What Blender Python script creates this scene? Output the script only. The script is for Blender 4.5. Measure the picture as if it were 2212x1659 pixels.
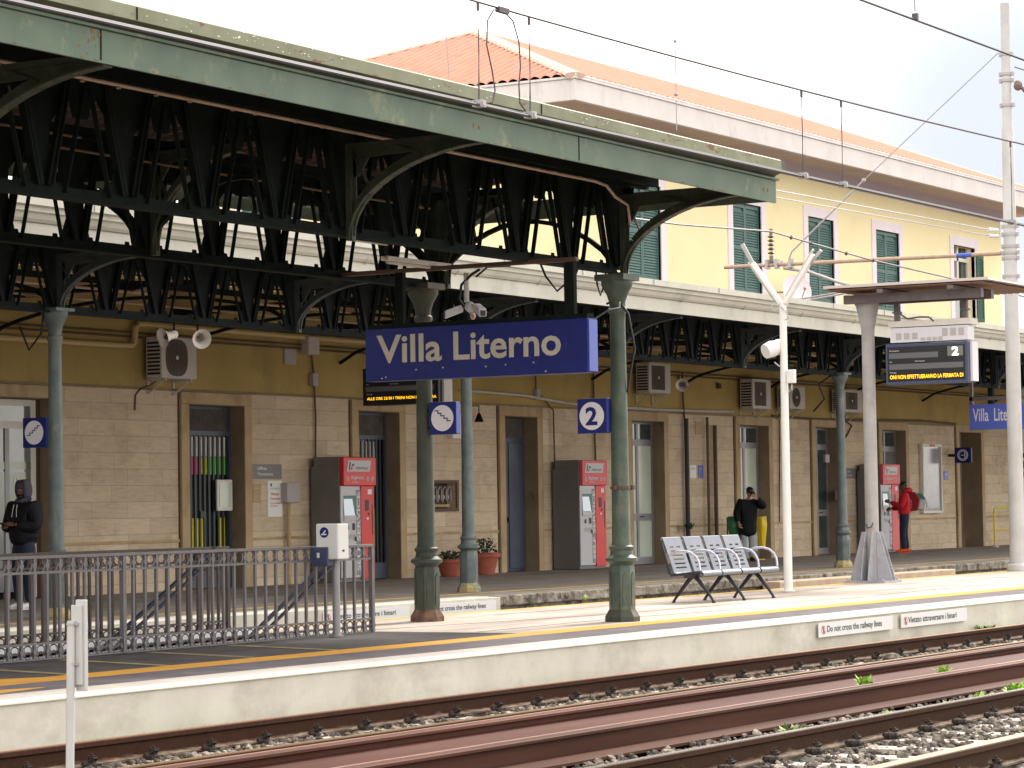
import bpy, bmesh, math, random
from mathutils import Vector, Matrix
import numpy as np
random.seed(7); RNG=np.random.default_rng(7)
for o in list(bpy.data.objects): bpy.data.objects.remove(o)
SC=bpy.context.scene; COL=SC.collection
PI=math.pi
# ------------------------------------------------------------------ camera, sky, sun, exposure
cd=bpy.data.cameras.new("camera"); cam=bpy.data.objects.new("camera",cd); COL.objects.link(cam)
R=Vector((0.51312153,-0.85818231,-0.01514645)); U=Vector((-0.03029492,-0.03574391,0.99890169)); F=Vector((0.85778116,0.5120991,0.04433954))
cam.matrix_world=Matrix(((R.x,U.x,-F.x,0),(R.y,U.y,-F.y,0),(R.z,U.z,-F.z,1.32),(0,0,0,1)))
cd.sensor_width=36; cd.lens=5957.3/2212*36; cd.clip_start=.1; cd.clip_end=3000
SC.camera=cam
SC.view_settings.view_transform='Standard'; SC.view_settings.look='None'; SC.view_settings.gamma=1
SC.view_settings.exposure=1.3
SUN=Vector((0.78,-0.03,0.62)).normalized()
W=bpy.data.worlds.new("World"); SC.world=W; W.use_nodes=True
nt=W.node_tree; nt.nodes.clear()
out=nt.nodes.new('ShaderNodeOutputWorld'); bg=nt.nodes.new('ShaderNodeBackground'); sky=nt.nodes.new('ShaderNodeTexSky')
sky.sky_type='NISHITA'; sky.sun_disc=False; sky.sun_elevation=math.asin(SUN.z); sky.sun_rotation=math.atan2(SUN.x,SUN.y); sky.air_density=1.5; sky.dust_density=3
tc=nt.nodes.new('ShaderNodeTexCoord'); nz=nt.nodes.new('ShaderNodeTexNoise'); nz.inputs['Scale'].default_value=2.2; nz.inputs['Detail'].default_value=5
rp=nt.nodes.new('ShaderNodeValToRGB'); rp.color_ramp.elements[0].position=.34; rp.color_ramp.elements[0].color=(8.6,8.4,8.3,1)
rp.color_ramp.elements[1].position=.56; rp.color_ramp.elements[1].color=(11.4,11.0,10.2,1)
mx=nt.nodes.new('ShaderNodeMixRGB'); mx.inputs[0].default_value=.9
nt.links.new(tc.outputs['Generated'],nz.inputs['Vector']); nt.links.new(nz.outputs['Fac'],rp.inputs['Fac'])
dp=nt.nodes.new('ShaderNodeVectorMath'); dp.operation='DOT_PRODUCT'; dv=(F+R*.185+U*.088).normalized(); dp.inputs[1].default_value=dv  # a thinner, bluer break in the cloud
ms=nt.nodes.new('ShaderNodeMapRange'); ms.interpolation_type='SMOOTHSTEP'; ms.inputs[1].default_value=math.cos(math.radians(6.5)); ms.inputs[2].default_value=math.cos(math.radians(.6)); nt.links.new(tc.outputs['Generated'],dp.inputs[0]); nt.links.new(dp.outputs['Value'],ms.inputs[0])
m2=nt.nodes.new('ShaderNodeMixRGB'); m2.inputs[2].default_value=(2.7,3.05,3.75,1); nt.links.new(ms.outputs[0],m2.inputs[0]); nt.links.new(rp.outputs[0],m2.inputs[1])
nt.links.new(sky.outputs[0],mx.inputs[1]); nt.links.new(m2.outputs[0],mx.inputs[2]); nt.links.new(mx.outputs[0],bg.inputs[0])
bg.inputs[1].default_value=.1; nt.links.new(bg.outputs[0],out.inputs[0])
sd=bpy.data.lights.new("sun",'SUN'); sd.energy=2.2; sd.angle=math.radians(11); sd.color=(1,.95,.87)
so=bpy.data.objects.new("sun",sd); COL.objects.link(so); so.rotation_euler=SUN.to_track_quat('Z','Y').to_euler(); so.location=(20,0,40)

# ------------------------------------------------------------------ materials
MATS={}
def mat(name,c1,c2=None,scale=3.,rough=.8,metal=0.,bump=0.,bscale=None,lo=.35,hi=.65,stretch=(1,1,1),c3=None,s3=8.,lo3=.6,hi3=.72,spec=.4,detail=6,emit=None,bdist=.02,streak=None):
    if name in MATS: return MATS[name]
    m=bpy.data.materials.new(name); m.use_nodes=True; t=m.node_tree; b=t.nodes['Principled BSDF']
    L=t.links.new; N=t.nodes.new
    b.inputs['Roughness'].default_value=rough; b.inputs['Metallic'].default_value=metal; b.inputs['Specular IOR Level'].default_value=spec
    tc=N('ShaderNodeTexCoord'); mp=N('ShaderNodeMapping'); mp.inputs['Scale'].default_value=stretch; L(tc.outputs['Object'],mp.inputs[0])
    def rgb(c): return (c[0],c[1],c[2],1)
    col=None
    if c2 is not None:
        n=N('ShaderNodeTexNoise'); n.inputs['Scale'].default_value=scale; n.inputs['Detail'].default_value=detail; n.inputs['Roughness'].default_value=.6; L(mp.outputs[0],n.inputs['Vector'])
        r=N('ShaderNodeValToRGB'); r.color_ramp.elements[0].position=lo; r.color_ramp.elements[1].position=hi
        r.color_ramp.elements[0].color=rgb(c1); r.color_ramp.elements[1].color=rgb(c2); L(n.outputs['Fac'],r.inputs[0]); col=r.outputs[0]
    else:
        q=N('ShaderNodeRGB'); q.outputs[0].default_value=rgb(c1); col=q.outputs[0]
    if c3 is not None:
        n=N('ShaderNodeTexNoise'); n.inputs['Scale'].default_value=s3; n.inputs['Detail'].default_value=8; n.inputs['Roughness'].default_value=.65
        mp2=N('ShaderNodeMapping'); mp2.inputs['Location'].default_value=(3.1,7.7,1.3); mp2.inputs['Scale'].default_value=streak or (1,1,1); L(tc.outputs['Object'],mp2.inputs[0]); L(mp2.outputs[0],n.inputs['Vector'])
        r=N('ShaderNodeMapRange'); r.inputs[1].default_value=lo3; r.inputs[2].default_value=hi3; L(n.outputs['Fac'],r.inputs[0])
        x=N('ShaderNodeMixRGB'); x.inputs[2].default_value=rgb(c3); L(r.outputs[0],x.inputs[0]); L(col,x.inputs[1]); col=x.outputs[0]
    L(col,b.inputs['Base Color'])
    if emit: b.inputs['Emission Color'].default_value=rgb(c1); b.inputs['Emission Strength'].default_value=emit
    if bump:
        n=N('ShaderNodeTexNoise'); n.inputs['Scale'].default_value=bscale or scale*4; n.inputs['Detail'].default_value=5; L(mp.outputs[0],n.inputs['Vector'])
        u=N('ShaderNodeBump'); u.inputs['Strength'].default_value=bump; u.inputs['Distance'].default_value=bdist; L(n.outputs['Fac'],u.inputs['Height']); L(u.outputs[0],b.inputs['Normal'])
    MATS[name]=m; return m
def brickmat(name,c1,c2,mortar,bw,bh,ms,stain,bump=.3,rough=.85,off=(0,0,0)):
    m=bpy.data.materials.new(name); m.use_nodes=True; t=m.node_tree; b=t.nodes['Principled BSDF']; L=t.links.new; N=t.nodes.new
    b.inputs['Roughness'].default_value=rough
    tc=N('ShaderNodeTexCoord'); sp=N('ShaderNodeSeparateXYZ'); cb=N('ShaderNodeCombineXYZ'); ad=N('ShaderNodeMath'); ad.operation='ADD'
    mp=N('ShaderNodeMapping'); mp.inputs['Location'].default_value=off
    L(tc.outputs['Object'],mp.inputs[0]); L(mp.outputs[0],sp.inputs[0]); L(sp.outputs[0],ad.inputs[0]); L(sp.outputs[1],ad.inputs[1]); L(ad.outputs[0],cb.inputs[0]); L(sp.outputs[2],cb.inputs[1])
    k=N('ShaderNodeTexBrick'); k.inputs['Scale'].default_value=1; k.inputs['Brick Width'].default_value=bw; k.inputs['Row Height'].default_value=bh; k.inputs['Mortar Size'].default_value=ms; k.inputs['Mortar Smooth'].default_value=.3; k.inputs['Bias'].default_value=-.1
    k.offset=.37; k.squash=1.25; k.squash_frequency=3
    for i,c in zip((1,2,3),(c1,c2,mortar)): k.inputs[i].default_value=(*c,1)
    L(cb.outputs[0],k.inputs['Vector'])
    n=N('ShaderNodeTexNoise'); n.inputs['Scale'].default_value=1.1; n.inputs['Detail'].default_value=9; n.inputs['Roughness'].default_value=.68; mp2=N('ShaderNodeMapping'); mp2.inputs['Scale'].default_value=(1,1,1.6); L(tc.outputs['Object'],mp2.inputs[0]); L(mp2.outputs[0],n.inputs['Vector'])
    r=N('ShaderNodeMapRange'); r.inputs[1].default_value=.50; r.inputs[2].default_value=.86; L(n.outputs['Fac'],r.inputs[0])
    x=N('ShaderNodeMixRGB'); x.inputs[2].default_value=(*stain,1); L(r.outputs[0],x.inputs[0]); L(k.outputs[0],x.inputs[1])
    n3=N('ShaderNodeTexNoise'); n3.inputs['Scale'].default_value=14; n3.inputs['Detail'].default_value=4; mp3=N('ShaderNodeMapping'); mp3.inputs['Scale'].default_value=(.35,.35,2.2); L(tc.outputs['Object'],mp3.inputs[0]); L(mp3.outputs[0],n3.inputs['Vector'])
    r3=N('ShaderNodeMapRange'); r3.inputs[1].default_value=.3; r3.inputs[2].default_value=.7; r3.inputs[3].default_value=.90; r3.inputs[4].default_value=1.06; L(n3.outputs['Fac'],r3.inputs[0])
    mm=N('ShaderNodeMixRGB'); mm.blend_type='MULTIPLY'; mm.inputs[0].default_value=1; L(x.outputs[0],mm.inputs[1]); L(r3.outputs[0],mm.inputs[2])
    L(mm.outputs[0],b.inputs['Base Color'])
    u=N('ShaderNodeBump'); u.inputs['Strength'].default_value=bump; u.inputs['Distance'].default_value=.01; u.invert=True; L(k.outputs['Fac'],u.inputs['Height']); L(u.outputs[0],b.inputs['Normal'])
    MATS[name]=m; return m
def railmat(name,side,dust,z0,z1,top,toprough=.35):
    """rail steel: polished or dull running surface, rusty web, dusty foot (a height-dependent deposit)"""
    m=bpy.data.materials.new(name); m.use_nodes=True; t=m.node_tree; b=t.nodes['Principled BSDF']; L=t.links.new; N=t.nodes.new
    b.inputs['Specular IOR Level'].default_value=.12
    tc=N('ShaderNodeTexCoord'); sp=N('ShaderNodeSeparateXYZ'); L(tc.outputs['Object'],sp.inputs[0])
    n=N('ShaderNodeTexNoise'); n.inputs['Scale'].default_value=1.; n.inputs['Detail'].default_value=8; mp=N('ShaderNodeMapping'); mp.inputs['Scale'].default_value=(9,30,4); L(tc.outputs['Object'],mp.inputs[0]); L(mp.outputs[0],n.inputs['Vector'])
    ns=N('ShaderNodeMath'); ns.operation='MULTIPLY_ADD'; ns.inputs[1].default_value=.11; L(n.outputs['Fac'],ns.inputs[0]); L(sp.outputs[2],ns.inputs[2])
    r=N('ShaderNodeMapRange'); r.inputs[1].default_value=z0+.055; r.inputs[2].default_value=z1+.055; L(ns.outputs[0],r.inputs[0])
    x=N('ShaderNodeMixRGB'); x.inputs[1].default_value=(*dust,1); x.inputs[2].default_value=(*side,1); L(r.outputs[0],x.inputs[0])
    n2=N('ShaderNodeTexNoise'); n2.inputs['Scale'].default_value=6; n2.inputs['Detail'].default_value=8; L(mp.outputs[0],n2.inputs['Vector']); 
    r2=N('ShaderNodeMapRange'); r2.inputs[1].default_value=.3; r2.inputs[2].default_value=.7; r2.inputs[3].default_value=.7; r2.inputs[4].default_value=1.2; L(n2.outputs['Fac'],r2.inputs[0])
    y=N('ShaderNodeMixRGB'); y.blend_type='MULTIPLY'; y.inputs[0].default_value=1; L(x.outputs[0],y.inputs[1]); L(r2.outputs[0],y.inputs[2])
    gm=N('ShaderNodeNewGeometry'); sn=N('ShaderNodeSeparateXYZ'); L(gm.outputs['True Normal'],sn.inputs[0]); g=N('ShaderNodeMath'); g.operation='GREATER_THAN'; g.inputs[1].default_value=.85; L(sn.outputs[2],g.inputs[0])
    g2=N('ShaderNodeMath'); g2.operation='GREATER_THAN'; g2.inputs[1].default_value=z1+.03; L(sp.outputs[2],g2.inputs[0]); g3=N('ShaderNodeMath'); g3.operation='MULTIPLY'; L(g.outputs[0],g3.inputs[0]); L(g2.outputs[0],g3.inputs[1])
    z=N('ShaderNodeMixRGB'); z.inputs[2].default_value=(*top,1); L(g3.outputs[0],z.inputs[0]); L(y.outputs[0],z.inputs[1]); L(z.outputs[0],b.inputs['Base Color'])
    rr=N('ShaderNodeMapRange'); rr.inputs[3].default_value=.75; rr.inputs[4].default_value=toprough; L(g3.outputs[0],rr.inputs[0]); L(rr.outputs[0],b.inputs['Roughness'])
    mm=N('ShaderNodeMath'); mm.operation='MULTIPLY'; mm.inputs[1].default_value=.8; L(g3.outputs[0],mm.inputs[0]); L(mm.outputs[0],b.inputs['Metallic'])
    MATS[name]=m; return m

M={}
M['asphalt']=mat('asphalt',(.050,.043,.044),(.075,.066,.066),scale=1.2,rough=.9,bump=.25,bscale=90,c3=(.10,.09,.085),s3=3,lo3=.5,hi3=.75,spec=.2)
M['asphalt_strip']=mat('asphalt_strip',(.10,.085,.094),(.15,.13,.138),scale=2,rough=.9,bump=.3,bscale=70,c3=(.19,.17,.175),s3=1.5,lo3=.5,hi3=.8,spec=.2)
M['paving']=mat('pale_paving',(.40,.33,.285),(.50,.44,.385),scale=.9,rough=.88,bump=.2,bscale=40,c3=(.27,.21,.185),s3=.8,lo3=.48,hi3=.66,spec=.3,streak=(.30,1.8,1))
M['station_paving']=mat('station_paving',(.21,.185,.165),(.28,.245,.22),scale=.8,rough=.85,bump=.2,bscale=30,c3=(.14,.12,.105),s3=1.2,lo3=.5,hi3=.7,streak=(.4,1.5,1))
M['concrete_face']=mat('concrete_face',(.50,.465,.40),(.60,.565,.495),scale=1.3,rough=.9,bump=.25,bscale=12,c3=(.37,.335,.275),s3=1.3,lo3=.50,hi3=.76,stretch=(1,1,.7),streak=(.9,1,1.4))
M['edge_white']=mat('edge_white',(.80,.77,.66),(.70,.67,.58),scale=3,rough=.8,c3=(.55,.50,.42),s3=6,lo3=.62,hi3=.8)
M['edge_slab']=mat('edge_slab',(.42,.38,.35),(.50,.46,.42),scale=2.5,rough=.85,bump=.2,bscale=30,c3=(.33,.29,.26),s3=2,lo3=.55,hi3=.75)
M['yellow_paint']=mat('yellow_paint',(.60,.30,.035),(.52,.26,.045),scale=2,rough=.8,c3=(.33,.24,.13),s3=5,lo3=.56,hi3=.74,bump=.1,bscale=60,spec=.2)
M['yellow_paint_far']=mat('yellow_paint_far',(.70,.45,.06),(.55,.36,.08),scale=2,rough=.7,c3=(.25,.2,.12),s3=4,lo3=.55,hi3=.75)
M['faded_paint']=mat('faded_paint',(.30,.23,.10),(.20,.16,.09),scale=4,rough=.8,c3=(.10,.09,.085),s3=7,lo3=.5,hi3=.66)
M['rough_stone']=mat('rough_stone',(.16,.13,.10),(.32,.28,.23),scale=3.2,rough=.95,bump=1,bscale=7,bdist=.06,c3=(.06,.05,.04),s3=4,lo3=.48,hi3=.62)
M['red_stone']=mat('red_stone',(.42,.30,.22),(.50,.38,.28),scale=4,rough=.9,bump=.2)
M['tile_white']=mat('white_tile',(.80,.79,.80),(.72,.71,.74),scale=2,rough=.35)
M['ground']=mat('ground_soil',(.10,.088,.075),(.16,.14,.12),scale=5,rough=.95,bump=.8,bscale=25,c3=(.05,.042,.035),s3=6,lo3=.5,hi3=.65)
M['stone']=mat('ballast_stone',(.10,.08,.066),(.34,.29,.245),scale=5,rough=.9,c3=(.06,.045,.034),s3=3,lo3=.5,hi3=.62,detail=3,lo=.42,hi=.6)
M['stone_dark']=mat('ballast_dark',(.03,.025,.022),(.10,.08,.07),scale=5,rough=.9,detail=3)
M['sleeper']=mat('sleeper_concrete',(.40,.36,.32),(.54,.49,.44),scale=4,rough=.9,bump=.3,c3=(.2,.16,.13),s3=5,lo3=.48,hi3=.62)
M['clip']=mat('rail_clip',(.018,.014,.013),(.05,.038,.03),scale=20,rough=.8,spec=.2)
M['rail_dull']=railmat('rail_dull',(.046,.019,.011),(.22,.16,.115),-.395,-.35,(.30,.13,.06),.55)
M['rail_shiny']=railmat('rail_polished',(.046,.021,.012),(.24,.18,.125),-.395,-.35,(.72,.64,.60),.2)
M['rail_old']=railmat('rail_old',(.06,.03,.018),(.26,.20,.145),-.395,-.35,(.32,.22,.17),.6)
M['rail_olive']=railmat('rail_olive',(.060,.030,.012),(.19,.13,.085),-.395,-.35,(.24,.14,.06),.5)
M['rust_beam']=mat('rust_beam',(.060,.023,.015),(.105,.042,.028),scale=1.2,rough=.6,metal=0.,stretch=(.25,4,4),c3=(.035,.015,.011),s3=2,lo3=.5,hi3=.75,spec=.12,streak=(.15,3,3))
M['green_fascia']=mat('green_fascia',(.105,.145,.115),(.135,.175,.135),scale=2,rough=.6,c3=(.24,.255,.175),s3=2.6,lo3=.56,hi3=.70,bump=.05,streak=(1,1,.8),spec=.2)
M['reveal']=mat('stone_reveal',(.30,.22,.14),(.23,.165,.10),scale=2,rough=.9,c3=(.14,.10,.065),s3=2)
M['rust_highlight']=mat('painted_rust_highlight',(.34,.20,.165),(.20,.09,.07),scale=2,rough=.4,stretch=(.15,3,3),spec=.4)  # pale rust tone painted in for highlights on the trough
M['text_strip']=mat('text_strip',(.25,.24,.25),rough=.5)
M['transom']=mat('dusty_transom_glass',(.07,.06,.055),(.11,.10,.09),scale=4,rough=.7,spec=.1)
M['post_white']=mat('weathered_white_post',(.40,.39,.385),(.46,.45,.445),scale=3,rough=.55,c3=(.33,.31,.30),s3=6,lo3=.58,hi3=.75)
M['seam']=mat('dark_seam',(.12,.09,.08),rough=.95)
M['gutter_shade_olive']=mat('gutter_shade_olive',(.07,.075,.05),(.10,.105,.07),scale=3,rough=.7)  # olive darkened to carry the shade of the gutter recess
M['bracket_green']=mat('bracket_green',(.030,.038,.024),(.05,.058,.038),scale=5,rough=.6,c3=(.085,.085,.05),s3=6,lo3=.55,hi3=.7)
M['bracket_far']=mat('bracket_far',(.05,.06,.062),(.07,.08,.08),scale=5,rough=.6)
M['web']=mat('rust_web',(.060,.022,.016),(.095,.037,.028),scale=1.2,rough=.6,stretch=(.25,4,4),c3=(.035,.015,.011),s3=2,lo3=.5,hi3=.75,spec=.1,streak=(.15,3,3))
M['cove']=mat('cove_plaster',(.42,.36,.42),rough=.9)
M['green_lip']=mat('green_lip',(.16,.165,.10),(.21,.22,.145),scale=3,rough=.6,c3=(.14,.06,.035),s3=3.5,lo3=.60,hi3=.66,streak=(1,1,3))
M['rust']=mat('rust_stain',(.24,.17,.07),(.15,.08,.035),scale=30,rough=.9)
M['white_flake']=mat('flaked_white',(.7,.7,.66),rough=.7)
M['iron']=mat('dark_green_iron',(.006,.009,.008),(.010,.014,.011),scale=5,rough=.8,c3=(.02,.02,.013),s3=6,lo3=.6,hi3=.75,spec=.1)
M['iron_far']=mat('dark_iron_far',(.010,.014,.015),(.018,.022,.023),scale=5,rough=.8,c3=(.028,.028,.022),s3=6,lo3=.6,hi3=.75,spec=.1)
M['column_green']=mat('column_green',(.042,.066,.052),(.078,.102,.076),scale=5,rough=.5,c3=(.135,.13,.085),s3=5,lo3=.52,hi3=.68,bump=.1,streak=(1,1,.4))
M['column_rusty']=mat('column_rusty',(.028,.038,.028),(.055,.062,.045),scale=4,rough=.6,c3=(.085,.058,.038),s3=3,lo3=.50,hi3=.62,bump=.15,streak=(1,1,.3))
M['column_blue']=mat('column_blue_green',(.078,.105,.107),(.125,.15,.148),scale=5,rough=.5,c3=(.18,.185,.165),s3=7,lo3=.54,hi3=.7,streak=(1,1,.4))
M['base_rust']=mat('base_rust',(.10,.05,.035),(.19,.11,.08),scale=8,rough=.95,bump=.6,bscale=20)
M['base_yellow']=mat('base_yellow',(.48,.36,.14),(.38,.30,.17),scale=8,rough=.9,c3=(.17,.2,.18),s3=6,lo3=.5,hi3=.62)
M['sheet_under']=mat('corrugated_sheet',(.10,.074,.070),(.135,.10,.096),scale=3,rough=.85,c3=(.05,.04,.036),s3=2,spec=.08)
M['conduit']=mat('cream_conduit',(.45,.33,.24),(.55,.42,.32),scale=6,rough=.5)
M['pipe_cream']=mat('cream_pipe',(.62,.47,.24),rough=.45)
M['cream']=mat('cream_metal',(.46,.45,.40),(.53,.52,.46),scale=1.5,rough=.6,c3=(.37,.36,.31),s3=2,lo3=.55,hi3=.8,streak=(1,1,.5))
M['stone_wall']=brickmat('travertine_cladding',(.66,.53,.38),(.54,.425,.30),(.38,.285,.19),.92,.27,.005,(.33,.235,.145),off=(0,0,.13))
M['jamb']=mat('stone_jamb',(.50,.37,.22),(.42,.30,.17),scale=2,rough=.8,bump=.15,c3=(.32,.21,.11),s3=2,lo3=.5,hi3=.7,streak=(1,1,.4))
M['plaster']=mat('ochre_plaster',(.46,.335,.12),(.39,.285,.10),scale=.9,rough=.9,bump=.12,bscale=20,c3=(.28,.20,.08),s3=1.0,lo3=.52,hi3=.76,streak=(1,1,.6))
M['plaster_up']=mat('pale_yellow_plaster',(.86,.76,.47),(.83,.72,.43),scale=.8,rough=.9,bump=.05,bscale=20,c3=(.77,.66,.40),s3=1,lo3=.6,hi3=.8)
M['band']=mat('brown_band',(.24,.17,.11),(.32,.23,.15),scale=5,rough=.9,bump=.3)
M['surround']=mat('lilac_surround',(.80,.72,.76),(.76,.68,.72),scale=2,rough=.85)
M['cornice']=mat('cornice_plaster',(.66,.62,.61),(.60,.56,.55),scale=1.2,rough=.9,c3=(.50,.46,.44),s3=2.5,lo3=.55,hi3=.75,streak=(1,1,.35))
M['soffit']=mat('soffit_plaster',(.47,.37,.35),(.50,.41,.39),scale=1,rough=.9)
M['tile_roof']=mat('terracotta_tile',(.47,.225,.165),(.42,.19,.135),scale=2,rough=.95,spec=.1)
M['tile_ridge']=mat('ridge_tile',(.60,.44,.37),(.55,.39,.31),scale=4,rough=.9)
M['shutter']=mat('teal_shutter',(.055,.125,.115),(.075,.15,.138),scale=3,rough=.55,c3=(.10,.17,.16),s3=4,streak=(1,1,.3))
M['shutter_green']=mat('green_shutter',(.025,.095,.055),rough=.5)
M['dark']=mat('dark_interior',(.02,.018,.016),rough=.9)
M['door_blue']=mat('slate_blue_door',(.055,.065,.10),(.075,.085,.125),scale=2,rough=.45,spec=.5)
M['door_grey']=mat('grey_aluminium',(.24,.235,.25),(.28,.275,.29),scale=3,rough=.4,metal=.3)
M['frame_white']=mat('white_frame',(.70,.66,.60),rough=.5)
M['bars']=mat('black_bars',(.012,.015,.022),rough=.4)
M['glass_pale']=mat('frosted_glass',(.50,.56,.47),(.58,.64,.54),scale=1.5,rough=.25,spec=.8)
M['glass_dark']=mat('dark_glass',(.03,.045,.045),(.06,.08,.075),scale=2,rough=.08,spec=.9)
M['glass_grey']=mat('reflective_glass',(.13,.14,.15),(.20,.21,.22),scale=1,rough=.06,spec=1.)
M['glass_reflection_green']=mat('green_reflection_glass',(.10,.13,.09),(.15,.19,.13),scale=1.5,rough=.12,spec=.9)
M['pos_green']=mat('green_poster',(.12,.62,.10),rough=.5); M['pos_yellow']=mat('yellow_poster',(.75,.68,.02),rough=.5); M['pos_pink']=mat('pink_poster',(.75,.10,.25),rough=.5); M['pos_white']=mat('white_paper_and_daylight',(.8,.78,.74),rough=.6)
M['sign_blue']=mat('sign_blue',(.009,.016,.155),(.008,.013,.12),scale=2,rough=.45,c3=(.03,.038,.17),s3=4,lo3=.6,hi3=.8,spec=.3)
M['sign_blue_side']=mat('sign_blue_side',(.06,.09,.40),rough=.35)
M['sign_blue_light']=mat('sign_blue_light',(.09,.13,.50),rough=.4)
M['letter']=mat('letter_cream',(.50,.45,.38),(.43,.385,.32),scale=6,rough=.6,c3=(.28,.23,.18),s3=9,lo3=.62,hi3=.72)
M['white']=mat('white_paint',(.66,.65,.65),rough=.5)
M['disc']=mat('sign_disc_white',(.72,.70,.74),rough=.5)
M['lamp_white']=mat('white_pole_paint',(.72,.70,.68),(.66,.64,.62),scale=3,rough=.45)
M['black']=mat('black_plastic',(.012,.012,.014),rough=.35)
M['amber']=mat('amber_led',(1.,.50,.02),emit=.9); M['led_white']=mat('white_led',(.9,.9,1.),emit=1.3)
M['lcd_grey']=mat('lcd_window',(.12,.12,.13),rough=.2); M['lcd_green']=mat('lcd_green',(.16,.17,.14),rough=.2)
M['board_frame']=mat('board_frame_blue',(.05,.06,.12),rough=.5); M['board_grey']=mat('board_light_grey',(.62,.61,.66),rough=.5)
M['rust_white']=mat('rusty_white_metal',(.58,.54,.50),(.66,.62,.58),scale=4,rough=.6,c3=(.42,.27,.12),s3=5,lo3=.6,hi3=.68)
M['pillar']=mat('grey_pillar',(.30,.28,.28),(.37,.35,.34),scale=3,rough=.75,c3=(.25,.22,.20),s3=4,lo3=.55,hi3=.75,bump=.15,streak=(1,1,.3))
M['pillar_steel']=mat('grey_steel_fin',(.34,.34,.38),(.40,.40,.44),scale=4,rough=.45,metal=.2,c3=(.24,.22,.22),s3=5,lo3=.55,hi3=.75)
M['shelter_under']=mat('rusty_brown_sheet',(.20,.11,.07),(.14,.08,.055),scale=4,rough=.7,c3=(.30,.2,.14),s3=5,lo3=.55,hi3=.75)
M['shelter_edge']=mat('pale_sheet_edge',(.48,.42,.40),rough=.6)
M['steel_dark']=mat('dark_steel_beam',(.10,.08,.085),(.15,.12,.12),scale=5,rough=.5)
M['mast']=mat('galvanised_mast',(.42,.41,.41),(.50,.49,.48),scale=2,rough=.7,c3=(.36,.34,.32),s3=3,lo3=.52,hi3=.75,streak=(1,1,.25))
M['galv']=mat('galvanised_fitting',(.38,.36,.36),rough=.5,metal=.4)
M['arm_tan']=mat('tan_tube',(.36,.25,.18),(.42,.31,.23),scale=6,rough=.5,c3=(.40,.22,.12),s3=5,lo3=.55,hi3=.7)
M['blue_tape']=mat('blue_tape',(.06,.10,.45),rough=.5)
M['insul']=mat('brown_insulator',(.16,.11,.10),rough=.25)
M['wire']=mat('copper_wire_aged',(.085,.07,.085),rough=.5,metal=.3)
M['contact_wire']=mat('contact_wire',(.070,.062,.072),(.055,.048,.058),scale=3,rough=.6,spec=.3)
M['wire_pale']=mat('pale_wire',(.34,.32,.34),rough=.5)
M['cable']=mat('black_cable',(.012,.011,.011),rough=.6)
M['cable_brown']=mat('brown_cable',(.13,.085,.05),rough=.7)
M['fence']=mat('fence_iron',(.095,.085,.095),(.13,.115,.12),scale=6,rough=.45,metal=.1,c3=(.19,.17,.17),s3=7,lo3=.6,hi3=.75,spec=.6)
M['fence_dark']=mat('fence_iron_brown',(.055,.04,.037),(.075,.055,.05),scale=6,rough=.6)
M['handrail']=mat('blue_handrail',(.012,.018,.04),rough=.35,metal=.3)
M['bench']=mat('silver_bench',(.135,.15,.19),(.16,.175,.22),scale=3,rough=.38,metal=.15,spec=.5)
M['bench_leg']=mat('bench_leg_black',(.035,.035,.045),rough=.4,metal=.3)
M['chrome']=mat('chrome_arm',(.62,.62,.70),rough=.28,metal=.7)
M['tm_red']=mat('machine_red',(.66,.02,.025),rough=.35); M['tm_red_faded']=mat('machine_red_faded',(.72,.12,.14),rough=.5)
M['tm_side']=mat('machine_dark_side',(.16,.15,.148),(.185,.17,.168),scale=3,rough=.5,metal=.1)
M['tm_grey']=mat('machine_grey',(.50,.49,.52),rough=.45,metal=.1); M['tm_plate']=mat('machine_plate',(.52,.50,.52),rough=.4)
M['tm_teal']=mat('screen_teal',(.02,.13,.13),rough=.3); M['screen']=mat('machine_screen',(.60,.66,.74),rough=.2,emit=.12)
M['tm_text']=mat('machine_text',(.66,.64,.66),rough=.5)
M['ac']=mat('ac_casing',(.60,.56,.53),(.54,.50,.47),scale=2,rough=.55,c3=(.40,.33,.27),s3=4,lo3=.55,hi3=.75)
M['ac_fan']=mat('ac_grille',(.09,.075,.06),rough=.6)
M['pot']=mat('terracotta_pot',(.40,.115,.07),(.33,.09,.06),scale=6,rough=.8)
M['leaf']=mat('leaf_green',(.07,.14,.03),(.11,.20,.04),scale=8,rough=.6); M['leaf_dark']=mat('leaf_dark_green',(.035,.07,.03),(.06,.10,.04),scale=8,rough=.6)
M['weed']=mat('weed_green',(.22,.40,.05),(.32,.48,.08),scale=9,rough=.6); M['weed_grey']=mat('weed_grey',(.16,.22,.08),(.24,.30,.12),scale=9,rough=.7); M['moss']=mat('moss',(.20,.26,.06),(.30,.33,.12),scale=12,rough=.95)
M['skin_dark']=mat('skin_dark',(.15,.075,.05),rough=.5); M['skin_light']=mat('skin_light',(.50,.27,.20),rough=.5)
M['jacket_black']=mat('black_jacket',(.006,.006,.009),(.010,.010,.014),scale=20,rough=.7,bump=.5,bscale=14,spec=.2); M['hood_grey']=mat('charcoal_hood',(.06,.055,.08),rough=.85)
M['jeans']=mat('dark_jeans',(.012,.017,.04),(.02,.026,.055),scale=12,rough=.85,bump=.2); M['trouser_pale']=mat('pale_grey_trousers',(.34,.35,.40),rough=.85)
M['hoodie_red']=mat('red_hoodie',(.52,.012,.025),(.60,.02,.03),scale=6,rough=.85,bump=.3,bscale=9); M['shoe_orange']=mat('orange_shoe',(.85,.12,.03),rough=.5); M['shoe_white']=mat('white_shoe',(.75,.75,.78),rough=.5)
M['eye']=mat('eye_white',(.6,.58,.55),rough=.3); M['phone']=mat('phone_black',(.01,.01,.012),rough=.15)
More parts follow.
